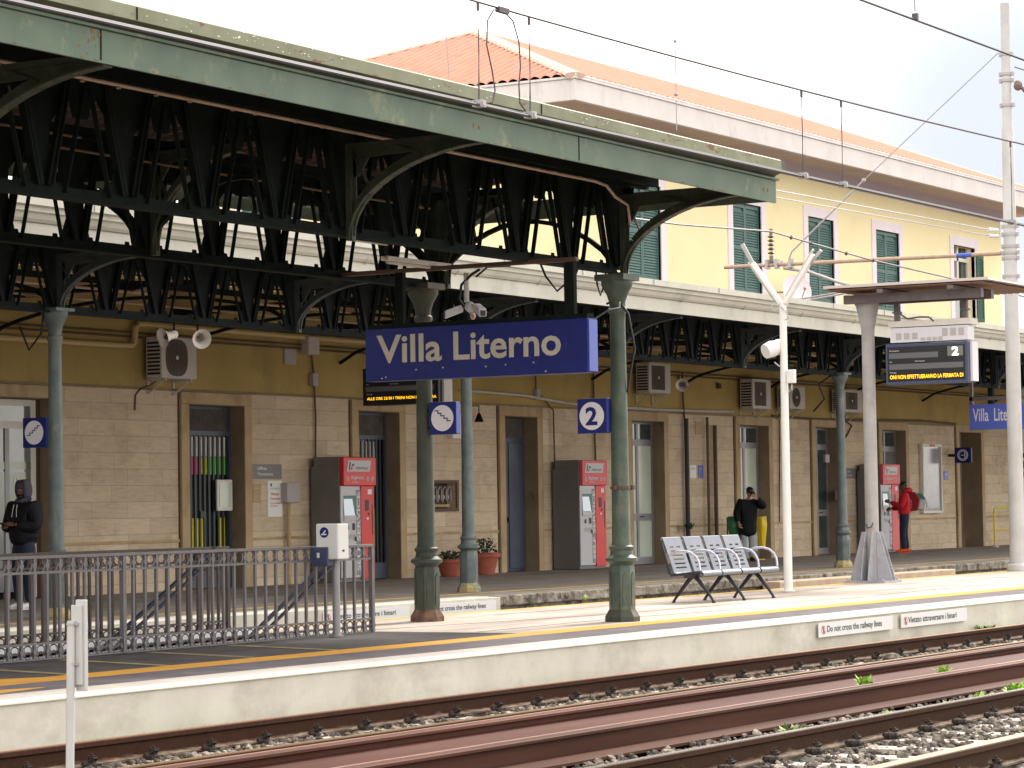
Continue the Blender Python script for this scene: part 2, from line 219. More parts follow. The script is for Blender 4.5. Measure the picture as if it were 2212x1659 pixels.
M['bag_yellow']=mat('yellow_bag',(.75,.55,.02),rough=.35); M['bag_green']=mat('green_bag',(.02,.17,.06),rough=.35)
M['rail_yellow']=mat('yellow_railing',(.72,.56,.06),rough=.5); M['phone_red']=mat('payphone_red',(.45,.03,.04),rough=.4); M['phone_teal']=mat('payphone_teal',(.03,.16,.17),rough=.4)
M['grey_box']=mat('grey_box',(.42,.38,.38),rough=.5); M['sign_grey']=mat('grey_sign',(.22,.20,.21),rough=.5)
M['red_text']=mat('red_lettering',(.55,.03,.03),rough=.5); M['black_text']=mat('black_lettering',(.03,.03,.035),rough=.5)
M['notice_glass']=mat('notice_glass',(.30,.30,.32),(.36,.36,.38),scale=3,rough=.15,spec=.8); M['brown_frame']=mat('brown_frame',(.09,.05,.032),rough=.6)

# ------------------------------------------------------------------ mesh builder
TXT={}
def text_mesh(s,bold):
    k=(s,bold)
    if k not in TXT:
        c=bpy.data.curves.new('t','FONT'); c.body=s; c.size=1; c.offset=bold; c.resolution_u=3; c.fill_mode='FRONT'
        o=bpy.data.objects.new('t',c); COL.objects.link(o); bpy.context.view_layer.update()
        me=bpy.data.meshes.new_from_object(o.evaluated_get(bpy.context.evaluated_depsgraph_get()))
        v=[tuple(x.co) for x in me.vertices]; f=[tuple(p.vertices) for p in me.polygons]
        bpy.data.objects.remove(o); bpy.data.meshes.remove(me)
        xs=[a[0] for a in v]
        cap={'x':0}; TXT[k]=(v,f,min(xs),max(xs))
    return TXT[k]
AX={'-X':(Vector((0,-1,0)),Vector((0,0,1)),Vector((-1,0,0))),'-Y':(Vector((1,0,0)),Vector((0,0,1)),Vector((0,-1,0))),'+X':(Vector((0,1,0)),Vector((0,0,1)),Vector((1,0,0))),'+Z':(Vector((1,0,0)),Vector((0,1,0)),Vector((0,0,1)))}
class MB:
    def __init__(s): s.v=[];s.f=[];s.m=[];s.cur=0
    def add(s,vs,fs):
        b=len(s.v); s.v+= [tuple(v) for v in vs]; s.f+=[tuple(i+b for i in f) for f in fs]; s.m+=[s.cur]*len(fs); return s
    def box(s,x0,x1,y0,y1,z0,z1):
        v=[(x,y,z) for x in(x0,x1) for y in(y0,y1) for z in(z0,z1)]
        return s.add(v,[(0,1,3,2),(4,6,7,5),(0,4,5,1),(2,3,7,6),(0,2,6,4),(1,5,7,3)])
    def obox(s,c,a,b,d):
        c=Vector(c);a=Vector(a);b=Vector(b);d=Vector(d)
        v=[c+i*a+j*b+k*d for i in(-1,1) for j in(-1,1) for k in(-1,1)]
        return s.add(v,[(0,1,3,2),(4,6,7,5),(0,4,5,1),(2,3,7,6),(0,2,6,4),(1,5,7,3)])
    def bar(s,p0,p1,w,h,side=(0,1,0)):
        p0=Vector(p0);p1=Vector(p1);d=(p1-p0)/2; sd=Vector(side).normalized(); n=d.cross(sd).normalized()
        return s.obox((p0+p1)/2,d,sd*(w/2),n*(h/2))
    def tube(s,pts,r,n=8,cap=True,flat=1.,ref=None):
        pts=[Vector(p) for p in pts]; m=len(pts); rs=r if isinstance(r,(list,tuple)) else [r]*m
        vs=[];pu=None
        for i,p in enumerate(pts):
            t=(pts[min(i+1,m-1)]-pts[max(i-1,0)]).normalized()
            if pu is None:
                a=Vector(ref) if ref else (Vector((0,0,1)) if abs(t.z)<.9 else Vector((1,0,0))); u=t.cross(a).normalized()
            else: u=(pu-t*pu.dot(t)).normalized()
            pu=u; w=t.cross(u)
            for k in range(n):
                a=2*PI*k/n; vs.append(p+u*math.cos(a)*rs[i]+w*math.sin(a)*rs[i]*flat)
        fs=[(i*n+k,i*n+(k+1)%n,(i+1)*n+(k+1)%n,(i+1)*n+k) for i in range(m-1) for k in range(n)]
        if cap: fs+=[tuple(range(n))[::-1],tuple((m-1)*n+k for k in range(n))]
        return s.add(vs,fs)
    def lathe(s,cx,cy,prof,n=16,ph=0.,z0=0,cap=True):
        vs=[(cx+r*math.cos(2*PI*k/n+ph),cy+r*math.sin(2*PI*k/n+ph),z0+z) for z,r in prof for k in range(n)]
        m=len(prof); fs=[(i*n+k,i*n+(k+1)%n,(i+1)*n+(k+1)%n,(i+1)*n+k) for i in range(m-1) for k in range(n)]
        if cap: fs+=[tuple(range(n))[::-1],tuple((m-1)*n+k for k in range(n))]
        return s.add(vs,fs)
    def prism(s,poly,ext):
        e=Vector(ext); p=[Vector(a) for a in poly]; n=len(p)
        return s.add(p+[a+e for a in p],[tuple(range(n))[::-1],tuple(range(n,2*n))]+[(i,(i+1)%n,n+(i+1)%n,n+i) for i in range(n)])
    def quad(s,a,b,c,d): return s.add([a,b,c,d],[(0,1,2,3)])
    def disc(s,c,r,face,t=.01,n=28,ry=None):
        a,b,nn=AX[face]; c=Vector(c); ry=ry or r
        ring=[c+a*r*math.cos(2*PI*k/n)+b*ry*math.sin(2*PI*k/n) for k in range(n)]
        return s.prism(ring,nn*t)
    def ring(s,c,r0,r1,face,t=.01,n=28):
        a,b,nn=AX[face]; c=Vector(c); vs=[]
        for off in (0,t):
            for r in (r0,r1):
                vs+=[c+nn*off+a*r*math.cos(2*PI*k/n)+b*r*math.sin(2*PI*k/n) for k in range(n)]
        fs=[]
        for k in range(n):
            j=(k+1)%n; fs+=[(2*n+k,2*n+j,3*n+j,3*n+k),(n+k,n+j,3*n+j,3*n+k),(k,j,2*n+j,2*n+k)]
        return s.add(vs,fs)
    def panel(s,o,w,h,face,t=.01,skew=0):
        a,b,n=AX[face]; o=Vector(o); return s.prism([o,o+a*w,o+a*(w+skew)+b*h,o+a*skew+b*h],n*t)
    def text(s,txt,o,w,cap,face,bold=.0,rise=.004,rot=0,slant=0):
        v,f,x0,x1=text_mesh(txt,bold); a,b,n=AX[face]; o=Vector(o)
        if rot: a,b=b,-a
        sx=w/(x1-x0) if w else cap/.70; sy=cap/.70
        return s.add([o+a*((p[0]-x0)*sx+slant*p[1]*sy)+b*(p[1]*sy)+n*rise for p in v],f)
    def ball(s,c,rx,ry,rz,n=10,m=7,rot=None):
        vs=[];c=Vector(c)
        for i in range(m+1):
            th=PI*i/m
            for k in range(n):
                a=2*PI*k/n; p=Vector((rx*math.sin(th)*math.cos(a),ry*math.sin(th)*math.sin(a),rz*math.cos(th)))
                if rot is not None: p=rot@p
                vs.append(c+p)
        return s.add(vs,[(i*n+k,(i+1)*n+k,(i+1)*n+(k+1)%n,i*n+(k+1)%n) for i in range(m) for k in range(n)])
    def build(s,name,mats,parent=None,smooth=False,bevel=0,base=None,coll=True):
        me=bpy.data.meshes.new(name)
        if parent is not None:
            off=Vector(parent.location) if parent.parent is None else Vector(parent.location)+Vector(parent.parent.location)
        elif base is not None: off=Vector(base)
        else: off=Vector((0,0,0))
        me.from_pydata([(v[0]-off.x,v[1]-off.y,v[2]-off.z) for v in s.v],[],s.f)
        if not isinstance(mats,(list,tuple)): mats=[mats]
        for m in mats: me.materials.append(M[m] if isinstance(m,str) else m)
        if len(mats)>1: me.polygons.foreach_set('material_index',s.m)
        me.update()
        bm=bmesh.new(); bm.from_mesh(me); bmesh.ops.recalc_face_normals(bm,faces=bm.faces); bm.to_mesh(me); bm.free()
        if smooth:
            me.polygons.foreach_set('use_smooth',[True]*len(me.polygons)); me.set_sharp_from_angle(angle=math.radians(38))
        o=bpy.data.objects.new(name,me); COL.objects.link(o)
        if parent is not None: o.parent=parent
        else: o.location=off
        if bevel:
            b=o.modifiers.new('bevel','BEVEL'); b.width=bevel; b.segments=2; b.limit_method='ANGLE'
        return o
def sub(name,mb,mats,part,**k):
    """sub-part: its part sits at the root's origin"""
    o=mb.build(name,mats,part.parent if part.parent else part,**k); o.parent=part; return o
def thing(name,label,cat,loc=(0,0,0),group=None):
    o=bpy.data.objects.new(name,None); COL.objects.link(o); o.empty_display_size=.2; o.location=loc
    o['label']=label; o['category']=cat
    if group: o['group']=group
    return o
def tag(o,label,cat,group=None):
    o['label']=label; o['category']=cat
    if group: o['group']=group
    return o
def struct(o,kind='structure',label=None): 
    o['kind']=kind
    if label: o['label']=label
    return o
def copy_tree(r,loc,label,group=None):
    c=r.copy(); COL.objects.link(c); c.location=loc; c['label']=label
    if group: c['group']=group
    for ch in list(r.children):
        d=ch.copy(); COL.objects.link(d); d.parent=c
        for g in ch.children:
            e=g.copy(); COL.objects.link(e); e.parent=d
    return c
def copy_part(p,dx,dy=0,dz=0):
    q=p.copy(); COL.objects.link(q); q.parent=p.parent; q.location=Vector(p.location)+Vector((dx,dy,dz)); return q
def lerp(a,b,t): return a+(b-a)*t
# ================================================================== SETTING
mb=MB(); mb.box(-300,900,-200,-.5,-1,-.50); mb.box(-300,900,-.5,13.3,-1,-.45); mb.box(-300,900,18.1,21.6,-1,-.45); mb.box(-300,900,33,900,-1,-.5)
mb.box(-300,900,13.3,18.1,-3.2,-2.9)
struct(mb.build('ground','ground'),label='stony soil of the track bed and beyond')
# island platform: slab round the stairwell (x 15.2..24.1, y 16.62..17.66)
PX0,PX1=-20.,260.
mb=MB()
mb.box(PX0,PX1,13.09,16.62,-.6,-.02); mb.box(PX0,15.2,16.62,17.66,-.6,-.02); mb.box(24.1,PX1,16.62,17.66,-.6,-.02); mb.box(PX0,PX1,17.66,18.45,-.6,-.02)
struct(mb.build('island_platform','concrete_face'),label='low concrete island platform')
mb=MB(); mb.box(PX0,PX1,13.05,13.088,-.6,-.0225); struct(mb.build('platform_face','concrete_face'),label='cream concrete face of the island platform')
mb=MB(); mb.box(PX0,PX1,13.03,13.22,-.022,0.0); struct(mb.build('platform_edge','edge_white',bevel=.006),label='white painted edge of the island platform')
mb=MB(); mb.box(PX0,PX1,13.224,13.66,-.019,-.004); struct(mb.build('edge_slab','edge_slab'))
mb=MB(); mb.box(PX0,PX1,13.664,14.40,-.019,-.006); struct(mb.build('asphalt_strip','asphalt_strip'))
mb=MB(); mb.box(PX0,PX1,14.40,14.78,-.019,-.003); struct(mb.build('yellow_line','yellow_paint'),label='yellow safety line on the island platform')
mb=MB(); mb.box(PX0,24.9,14.78,16.60,-.019,-.007); mb.box(PX0,15.2,16.60,17.66,-.019,-.007); struct(mb.build('asphalt_pavement','asphalt'))
mb=MB(); mb.box(24.9,PX1,14.78,18.20,-.019,-.007); mb.box(PX0,24.9,17.72,18.20,-.019,-.007); mb.box(24.12,24.9,16.60,17.72,-.019,-.007); struct(mb.build('pale_pavement','paving'))
mb=MB(); mb.box(PX0,PX1,18.2,18.32,-.019,-.002); struct(mb.build('rear_yellow_line','yellow_paint_far'))
mb=MB()
for k in range(-1,4):
    x=18.0+1.28*k; mb.prism([(x-.42,14.80,-.004),(x-.30,14.80,-.004),(x+.20,16.40,-.004),(x+.06,16.40,-.004)],(0,0,.001))

struct(mb.build('faded_road_marking','faded_paint'),label='faded yellow hatching on the asphalt')
mb=MB(); mb.prism([(12.5,15.32,-.0065),(16.4,15.28,-.0065),(17.3,14.785,-.0065),(16.0,14.785,-.0065),(15.6,15.1,-.0065),(12.5,15.12,-.0065)],(0,0,.003)); mb.prism([(12.5,14.10,-.0055),(15.75,14.10,-.0055),(16.3,13.92,-.0055),(15.6,13.80,-.0055),(12.5,13.80,-.0055)],(0,0,.0025)); struct(mb.build('yellow_marking','yellow_paint'))
mb=MB()
for pts in ([(24.95,16.9),(27.2,16.55),(29.5,16.2),(33,16.15)],[(25,15.4),(28.5,15.55),(31,15.3)],[(29,17.6),(34,17.45),(39,17.5)],[(36,15.6),(41,15.75),(47,15.7)],[(38.5,14.9),(38.6,16.2),(38.55,18.1)],[(33.2,14.85),(33.25,16.1)]):
    for (xa,ya),(xb,yb) in zip(pts,pts[1:]):
        d=Vector((xb-xa,yb-ya,0)).normalized(); nn=Vector((-d.y,d.x,0))*.018; a=Vector((xa,ya,-.0065)); b=Vector((xb,yb,-.0065)); mb.prism([a-nn,b-nn,b+nn,a+nn],(0,0,.0015))
struct(mb.build('pavement_seam','seam'))
# stairwell: tiled walls, kerb and steps
mb=MB(); mb.box(15.2,24.1,17.66,17.72,-2.9,.055); mb.box(15.2,24.1,16.56,16.62,-2.9,.02); mb.box(15.14,15.2,16.56,17.72,-2.9,.02)
struct(mb.build('stairwell_wall','tile_white'),label='white tiled wall of the stairwell')
mb=MB()
for i in range(15): mb.box(24.1-.3*(i+1),24.1-.3*i,16.62,17.66,-3,-.17*(i+1))
struct(mb.build('stair_steps','edge_slab'))
# station platform
mb=MB(); mb.box(PX0,PX1,21.32,29.2,-.6,-.02); struct(mb.build('station_platform','rough_stone'),label='station platform with rough stone side')
mb=MB(); mb.box(PX0,34.95,21.12,21.318,-.6,-.012); mb.box(PX0,34.95,21.318,21.66,-.019,-.006); struct(mb.build('whitewashed_platform_side','concrete_face',bevel=.01),label='whitewashed concrete side of the station platform')
mb=MB(); mb.box(34.95,PX1,21.24,21.6,-.16,-.004); struct(mb.build('stone_kerb','rough_stone',bevel=.02))
mb=MB(); mb.box(PX0,PX1,21.66,22.28,-.019,-.007); mb.box(PX0,PX1,22.42,28.72,-.019,-.007); struct(mb.build('station_pavement','station_paving'))
mb=MB(); mb.box(PX0,PX1,22.285,22.415,-.019,-.004); struct(mb.build('station_yellow_line','yellow_paint_far'),label='thin yellow line on the station platform')
mb=MB(); mb.box(44.0,52.2,20.85,21.2,-.6,-.07); tag(mb.build('concrete_block','red_stone',bevel=.02,base=(48,21,-.6)),'pinkish concrete block along the station platform edge behind the shelter pillar','block')

# ------------------------------------------------------------------ tracks
def rail_profile(y,z,hw=.036,fw=.075,h=.16):
    return [(y-fw,z-h),(y+fw,z-h),(y+fw,z-h+.012),(y+.012,z-h+.032),(y+.010,z-.05),(y+hw,z-.036),(y+hw,z-.006),(y+hw-.008,z),(y-hw+.008,z),(y-hw,z-.006),(y-hw,z-.036),(y-.010,z-.05),(y-.012,z-h+.032),(y-fw,z-h+.012)]
def rail(parent,y,m,x0=6,x1=230,z=-.222,hw=.036):
    pr=rail_profile(y,z,hw); mb=MB(); n=len(pr)
    mb.add([(x0,a,b) for a,b in pr]+[(x1,a,b) for a,b in pr],[tuple(range(n)),tuple(range(2*n-1,n-1,-1))]+[(i,(i+1)%n,n+(i+1)%n,n+i) for i in range(n)])
    return mb.build('rail',m,parent)
def track(y0,y1,ma,mb_,label,xs,hwb=.036):
    t=thing('railway_track',label,'railway track',(20,(y0+y1)/2,-.4),'railway tracks')
    t.location=(0,0,0)
    rail(t,y0,ma); rail(t,y1,mb_,hw=hwb)
    s0=None
    for i,x in enumerate(xs):
        if s0 is None:
            mb=MB(); mb.prism([(x-.13,0,-.55),(x+.13,0,-.55),(x+.12,0,-.3925),(x-.12,0,-.3925)],(0,2.4,0)); mb.v=[(a,b+(y0+y1)/2-1.2,c) for a,b,c in mb.v]
            s0=mb.build('sleeper','sleeper',t); c0=[]
            for y in (y0,y1):
                mb=MB(); mb.box(x-.07,x+.07,y-.15,y+.15,-.3915,-.3835)
                for sgn in (-1,1):
                    yy=y+sgn*.10
                    mb.box(x-.06,x+.06,yy-.035,yy+.035,-.386,-.365); mb.tube([(x,yy,-.37),(x,yy,-.295)],[.014,.011],6); mb.lathe(x,yy,[(-.335,.026),(-.31,.026)],6)
                    mb.tube([(x-.045,yy-.02*sgn,-.36),(x-.02,yy+.03*sgn,-.325),(x+.02,yy+.03*sgn,-.325),(x+.045,yy-.02*sgn,-.36)],.009,5)
                    for q in range(3): mb.ball((x+random.uniform(-.1,.1),yy+random.uniform(-.03,.04)*sgn,-.365),.04,.032,.028,6,4)
                c0.append(sub('rail_clip',mb,'clip',s0))
        else:
            q=copy_part(s0,x-xs[0])
            for c in c0:
                e=c.copy(); COL.objects.link(e); e.parent=q
    return t
X1=[13.2+.66*i for i in range(72)]
track(12.10,10.64,'rail_dull','rail_olive','railway track with two dull brown rails along the near face of the island platform',X1)
X2=[11.25+.66*i for i in range(72)]
track(8.00,6.46,'rail_shiny','rail_old','nearest railway track, one polished rail and one wide rusty rail on pale sleepers',X2,hwb=.06)
# rusty steel trough between the two tracks: two flanges standing on one web
mb=MB()
for y in (10.40,9.34):
    pr=[(y-.065,-.222),(y-.065,-.245),(y-.015,-.255),(y-.015,-.40),(y+.015,-.40),(y+.015,-.255),(y+.065,-.245),(y+.065,-.222),(y+.02,-.215),(y+.012,-.224),(y-.012,-.224),(y-.02,-.215)]
    mb.add([(4,a,b) for a,b in pr]+[(230,a,b) for a,b in pr],[tuple(range(12)),tuple(range(23,11,-1))]+[(i,(i+1)%12,12+(i+1)%12,12+i) for i in range(12)])
bmn=mb
t=thing('steel_beam','long rusty steel trough of two parallel flanges lying between the tracks','steel beam',(20,9.9,-.4)); t.location=(0,0,0)
mb.build('flange','rust_beam',t,bevel=.004)
# curved web between the flanges
mb=MB(); N=12; ys=[lerp(10.385,9.355,i/N) for i in range(N+1)]; zs=[-.345+.035*(abs(2*i/N-1)**2.5)*(1.0 if i>N/2 else 1.6) for i in range(N+1)]
mb.add([(x,y,z) for x in(4,230) for y,z in zip(ys,zs)],[(i,i+1,N+2+i,N+1+i) for i in range(N)]); mb.build('web_plate','web',t,smooth=True)
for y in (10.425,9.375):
    mb=MB(); mb.box(4,230,y-.028,y+.012,-.2215,-.2135); mb.build('edge_highlight','rust_highlight',t)  # pale strips imitate highlights along the flange tops
mb=MB(); mb.add([(4,9.40,-.298),(230,9.40,-.298),(230,9.60,-.330),(4,9.60,-.330)],[(0,1,2,3)]); mb.build('highlight_strip','rust_highlight',t)  # pale strip imitates the highlight on the web beside the front flange
mb=MB(); mb.box(4,230,9.02,9.325,-.385,-.365); mb.build('foot_plate','rust_beam',t)

# ballast: a bed with many separate stones on it (one object, nobody could count them)
def stones(name,n,regions,smin,smax,m,z0=-.44,zr=.03,label=None):
    ico=bmesh.new(); bmesh.ops.create_icosphere(ico,subdivisions=1,radius=1); bv=np.array([v.co[:] for v in ico.verts]); bf=np.array([[v.index for v in f.verts] for f in ico.faces]); ico.free()
    areas=np.array([(r[1]-r[0])*(r[3]-r[2])*r[4] for r in regions]); pick=RNG.choice(len(regions),n,p=areas/areas.sum())
    V=[];Fc=[]
    for i in range(n):
        r=regions[pick[i]]; x=r[0]+(r[1]-r[0])*RNG.random()**1.5; y=RNG.uniform(r[2],r[3]); s=RNG.uniform(smin,smax)*(1+.5*(RNG.random()>.93))
        sc=s*RNG.uniform(.6,1.2,3); sc[2]*=.75
        a=RNG.uniform(0,6.28,2); c,d=math.cos(a[0]),math.sin(a[0]); e,f=math.cos(a[1]*.12),math.sin(a[1]*.12)
        p=bv*RNG.uniform(.78,1.12,(len(bv),1))*sc; p=p@np.array([[c,d,0],[-d,c,0],[0,0,1]])@np.array([[1,0,0],[0,e,f],[0,-f,e]])
        p+=np.array([x,y,z0+RNG.uniform(0,zr)+sc[2]*.3]); V.append(p); Fc.append(bf+len(bv)*i)
    V=np.concatenate(V);Fc=np.concatenate(Fc)
    me=bpy.data.meshes.new(name); me.from_pydata(V.tolist(),[],Fc.tolist()); me.materials.append(M[m]); me.update()
    o=bpy.data.objects.new(name,me); COL.objects.link(o); o['kind']='stuff'
    if label:o['label']=label
    return o
mb=MB(); nx,ny=240,70
gx=[6+ (80-6)*(i/nx)**1.3 for i in range(nx+1)]; gy=[4.0+(13.0-4.0)*j/ny for j in range(ny+1)]
hh=RNG.normal(0,.008,(nx+1,ny+1))
mb.add([(x,y,-.435+hh[i,j]) for i,x in enumerate(gx) for j,y in enumerate(gy)],[(i*(ny+1)+j,(i+1)*(ny+1)+j,(i+1)*(ny+1)+j+1,i*(ny+1)+j+1) for i in range(nx) for j in range(ny)])
mb.box(80,260,4,13.04,-.46,-.43)
struct(mb.build('ballast_bed','ground'),'stuff','gritty ballast bed under the tracks')
reg=[(12,60,12.2,13.0,.6),(13,60,10.72,12.0,1.),(13,60,8.1,9.02,1.15),(11,60,7.2,7.9,1.3),(11,45,5.0,6.36,1.1)]
stones('ballast_by_rail',4200,[(11,50,6.56,7.2,1)],.016,.032,'stone',-.45,.04,'pale ballast half covering the sleeper ends')
stones('ballast',21000,reg,.018,.038,'stone',-.425,.035,'pale grey ballast stones between the rails')
stones('dark_ballast',14000,reg,.016,.034,'stone_dark',-.42,.03,'dark oily ballast stones')
o=MB(); o.ball((26.85,11.45,-.34),.13,.11,.075,7,5,Matrix.Rotation(.5,3,'Z')); tag(o.build('boulder','stone',base=(26.85,11.45,-.42)),'single large pale stone lying between the rails by the platform','stone')

# weeds
def weed(x,y,z,r,n,m,label,cat='weed',grp='weeds between the rails',h=1.):
    mb=MB()
    for i in range(n):
        a=random.uniform(0,2*PI); l=r*random.uniform(.5,1.1); el=random.uniform(.2,1.2); w=r*random.uniform(.08,.16)
        d=Vector((math.cos(a)*math.cos(el),math.sin(a)*math.cos(el),math.sin(el)*h)); sdv=Vector((-math.sin(a),math.cos(a),0))*w
        b=Vector((x+random.uniform(-.3,.3)*r,y+random.uniform(-.25,.25)*r,z)); mid=b+d*l*.6; tip=b+d*l+Vector((0,0,-.15*l))
        mb.add([b-sdv*.4,b+sdv*.4,mid+sdv,mid-sdv,tip],[(0,1,2,3),(3,2,4)])
    return tag(mb.build('weed',m,base=(x,y,z)),label,cat,grp)
weed(21.6,9.46,-.25,.135,70,'weed','bright green weed growing on the rusty steel trough','weed')
weed(23.3,9.46,-.25,.125,60,'weed','bright green weed further along the rusty steel trough, right of the first','weed')
weed(18.5,8.70,-.41,.15,60,'weed_grey','grey green weed, leftmost of those in the gravel between the trough and polished rail','weed')
weed(20.0,8.55,-.40,.13,50,'weed','small pale weed in the gravel just below the trough, right of the grey green one','weed')
weed(21.1,8.5,-.40,.13,60,'weed_grey','low olive weed clump in the gravel between two paler clumps','weed')
weed(21.8,8.5,-.40,.16,70,'weed','ragged green weed clump in the gravel right of the olive clump','weed')
weed(22.6,8.5,-.40,.20,110,'weed','wide yellow green weed clump at the far right of the gravel strip','weed')
weed(24.0,11.4,-.42,.13,50,'weed_grey','small faded weed beside the rail nearest the platform','weed')
weed(33.2,12.9,-.42,.24,160,'leaf','lush green weed at the foot of the platform face right of the white notices','weed',h=.9)
weed(34.3,12.9,-.42,.20,90,'weed','bushy weed at the foot of the platform face, right of the lush one','weed',h=.7)
weed(27.3,12.92,-.42,.15,70,'weed','single leafy weed at the foot of the platform face left of the white notices','weed',h=.9)
weed(25.6,12.92,-.42,.13,60,'weed','thin weed at the foot of the platform face below the right green column','weed')
weed(19.6,12.9,-.42,.12,60,'weed_grey','small mossy tuft under the middle of the platform face','weed')
mb=MB()
for (xa,xb,n) in ((14,15.6,300),(15.6,17.6,2600),(17.6,21,700),(21,27,1500),(27,33,3500),(33,45,5000)):
    for i in range(n):
        x=random.uniform(xa,xb); 
        if not 15.6<x<17.6 and math.sin(x*1.7)+math.sin(x*.61+1)+.5*math.sin(x*4.1)<.2: continue
        y=random.uniform(12.86,13.03); a=random.uniform(0,PI); l=random.uniform(.02,.09)*(1.25 if x<17.6 else 1)
        mb.add([(x,y,-.43),(x+.02*math.cos(a),y+.02*math.sin(a),-.43),(x+random.uniform(-.03,.03),y+random.uniform(-.02,.02),-.43+l)],[(0,1,2)])
mb.cur=0
struct(mb.build('ground_cover','moss'),'stuff','thin moss and grass along the foot of the platform face')
mb=MB(); mb.ball((37.7,21.26,-.12),.06,.05,.05,6,4); tag(mb.build('weed_tuft','weed',base=(37.7,21.26,-.15)),'tiny bright weed growing out of the rough stone side of the station platform','weed')

# ------------------------------------------------------------------ platform notices on the two faces
def edge_notice(x0,x1,y,z0,z1,txt,label,tx0,tx1,face='-Y',icon=True):
    t=thing('safety_notice',label,'notice',((x0+x1)/2,y,z0),'white notices on the platform sides')
    mb=MB(); mb.box(x0,x1,y-.012,y,z0,z1); mb.build('notice_plate','white',t)
    h=z1-z0; mb=MB(); mb.text(txt,(tx0,y-.013,z0+h*.34),tx1-tx0,h*.44,'-Y',.012,.002); mb.build('lettering','black_text',t)
    mb=MB(); c=(x0+.12,y-.013,z0+h*.5); mb.ring(c,h*.27,h*.31,'-Y',.002,20)
    mb.bar((c[0]-.04,y-.0165,c[2]+.04),(c[0]+.04,y-.0165,c[2]-.04),.003,.006); mb.build('prohibition_symbol','red_text',t)
    mb=MB(); mb.box(c[0]-.008,c[0]+.008,y-.0148,y-.0132,c[2]-.035,c[2]+.02); mb.ball((c[0],y-.0145,c[2]+.03),.01,.002,.01,8,5); mb.build('walking_figure','black_text',t)
edge_notice(28.43,30.53,13.018,-.205,-.045,'Do not cross the railway lines','white notice with English wording on the near platform face',28.65,30.2)
edge_notice(30.80,32.90,13.018,-.205,-.045,'Vietato attraversare i binari','white notice with Italian wording on the near platform face, right of the English one',31.0,32.55)
edge_notice(30.35,32.46,21.115,-.205,-.05,'Vietato attraversare i binari','white notice with Italian wording on the whitewashed side behind the fence',30.62,32.1)
edge_notice(32.75,34.80,21.115,-.205,-.05,'Do not cross the railway lines','white notice with English wording at the end of the whitewashed side behind the rusty column',32.98,34.5)
# ================================================================== STATION BUILDING
YW=28.7
B=thing('station_building','yellow two-storey station building with stone clad ground floor, teal shutters and orange tiled hip roof','building',(50,30,0)); B.location=(0,0,0)
doors=[(30.9,33.78,3.14),(37.29,38.87,3.14),(42.41,43.80,3.14),(47.68,48.98,3.15),(53.07,54.57,3.16),(58.39,59.97,3.16),(62.65,63.98,3.18),(66.81,68.38,3.18),(72.20,73.85,3.2),(78.,79.5,3.2)]
def wall(mb,x0,x1,z0,z1,y0,y1,ops):
    xs=sorted({x0,x1}|{v for o in ops for v in o[:2] if x0<v<x1})
    for a,b in zip(xs,xs[1:]):
        hole=sorted([(o[2],o[3]) for o in ops if o[0]<=a+1e-6 and o[1]>=b-1e-6]); z=z0
        for h0,h1 in hole:
            if h0>z: mb.box(a,b,y0,y1,z,h0)
            z=h1
        if z<z1: mb.box(a,b,y0,y1,z,z1)
ops=[(a,b,-1,h) for a,b,h in doors]+[(44.95,45.85,1.30,1.79)]
mb=MB(); wall(mb,5,130,-.3,3.35,YW,29.35,ops); mb.build('stone_cladding','stone_wall',B)
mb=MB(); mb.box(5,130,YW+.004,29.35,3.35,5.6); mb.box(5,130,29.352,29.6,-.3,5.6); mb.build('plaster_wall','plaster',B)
# continuous cornice line above the cladding, projecting 2 cm, and the skirting course
mb=MB(); mb.box(5,130,YW-.03,YW,3.345,3.39); mb.build('band_course','band',B,bevel=.006)
mb=MB(); xs=[5]+[v for a,b,h in doors for v in (a-.24,b+.24)]+[130]
for a,b in zip(xs[::2],xs[1::2]): mb.box(a,b,YW-.03,YW,.80,.85)
mb.build('skirting_course','jamb',B,bevel=.006)
mb=MB()
for a,b,h in doors:
    for xx in ((a-.21,a),(b,b+.21)): mb.box(xx[0],xx[1],YW-.06,YW+.002,-.02,h+.001)
    mb.box(a-.21,b+.21,YW-.062,YW+.002,h+.002,h+.2)
mb.build('door_surround','jamb',B,bevel=.008)
mb=MB()
for a,b,h in doors:
    for xx in (a-.245,b+.215): mb.box(xx,xx+.03,YW-.012,YW+.001,-.02,h+.2)
mb.build('shadow_gap','brown_frame',B)
mb=MB()
for a,b,h in doors: mb.box(a+.001,b-.001,29.30,29.345,-.02,h)
mb.build('unlit_interior_panel','dark',B)  # near-black sheets stand in for the unlit interior behind the doors
mb=MB()
for a,b,h in doors: mb.box(b-.012,b-.001,YW-.058,29.29,-.02,h-.001); mb.box(a+.001,a+.012,YW-.058,29.29,-.02,h-.001); mb.box(a+.0125,b-.0125,YW-.05,29.29,h-.012,h-.001)
mb.build('door_reveal','reveal',B)
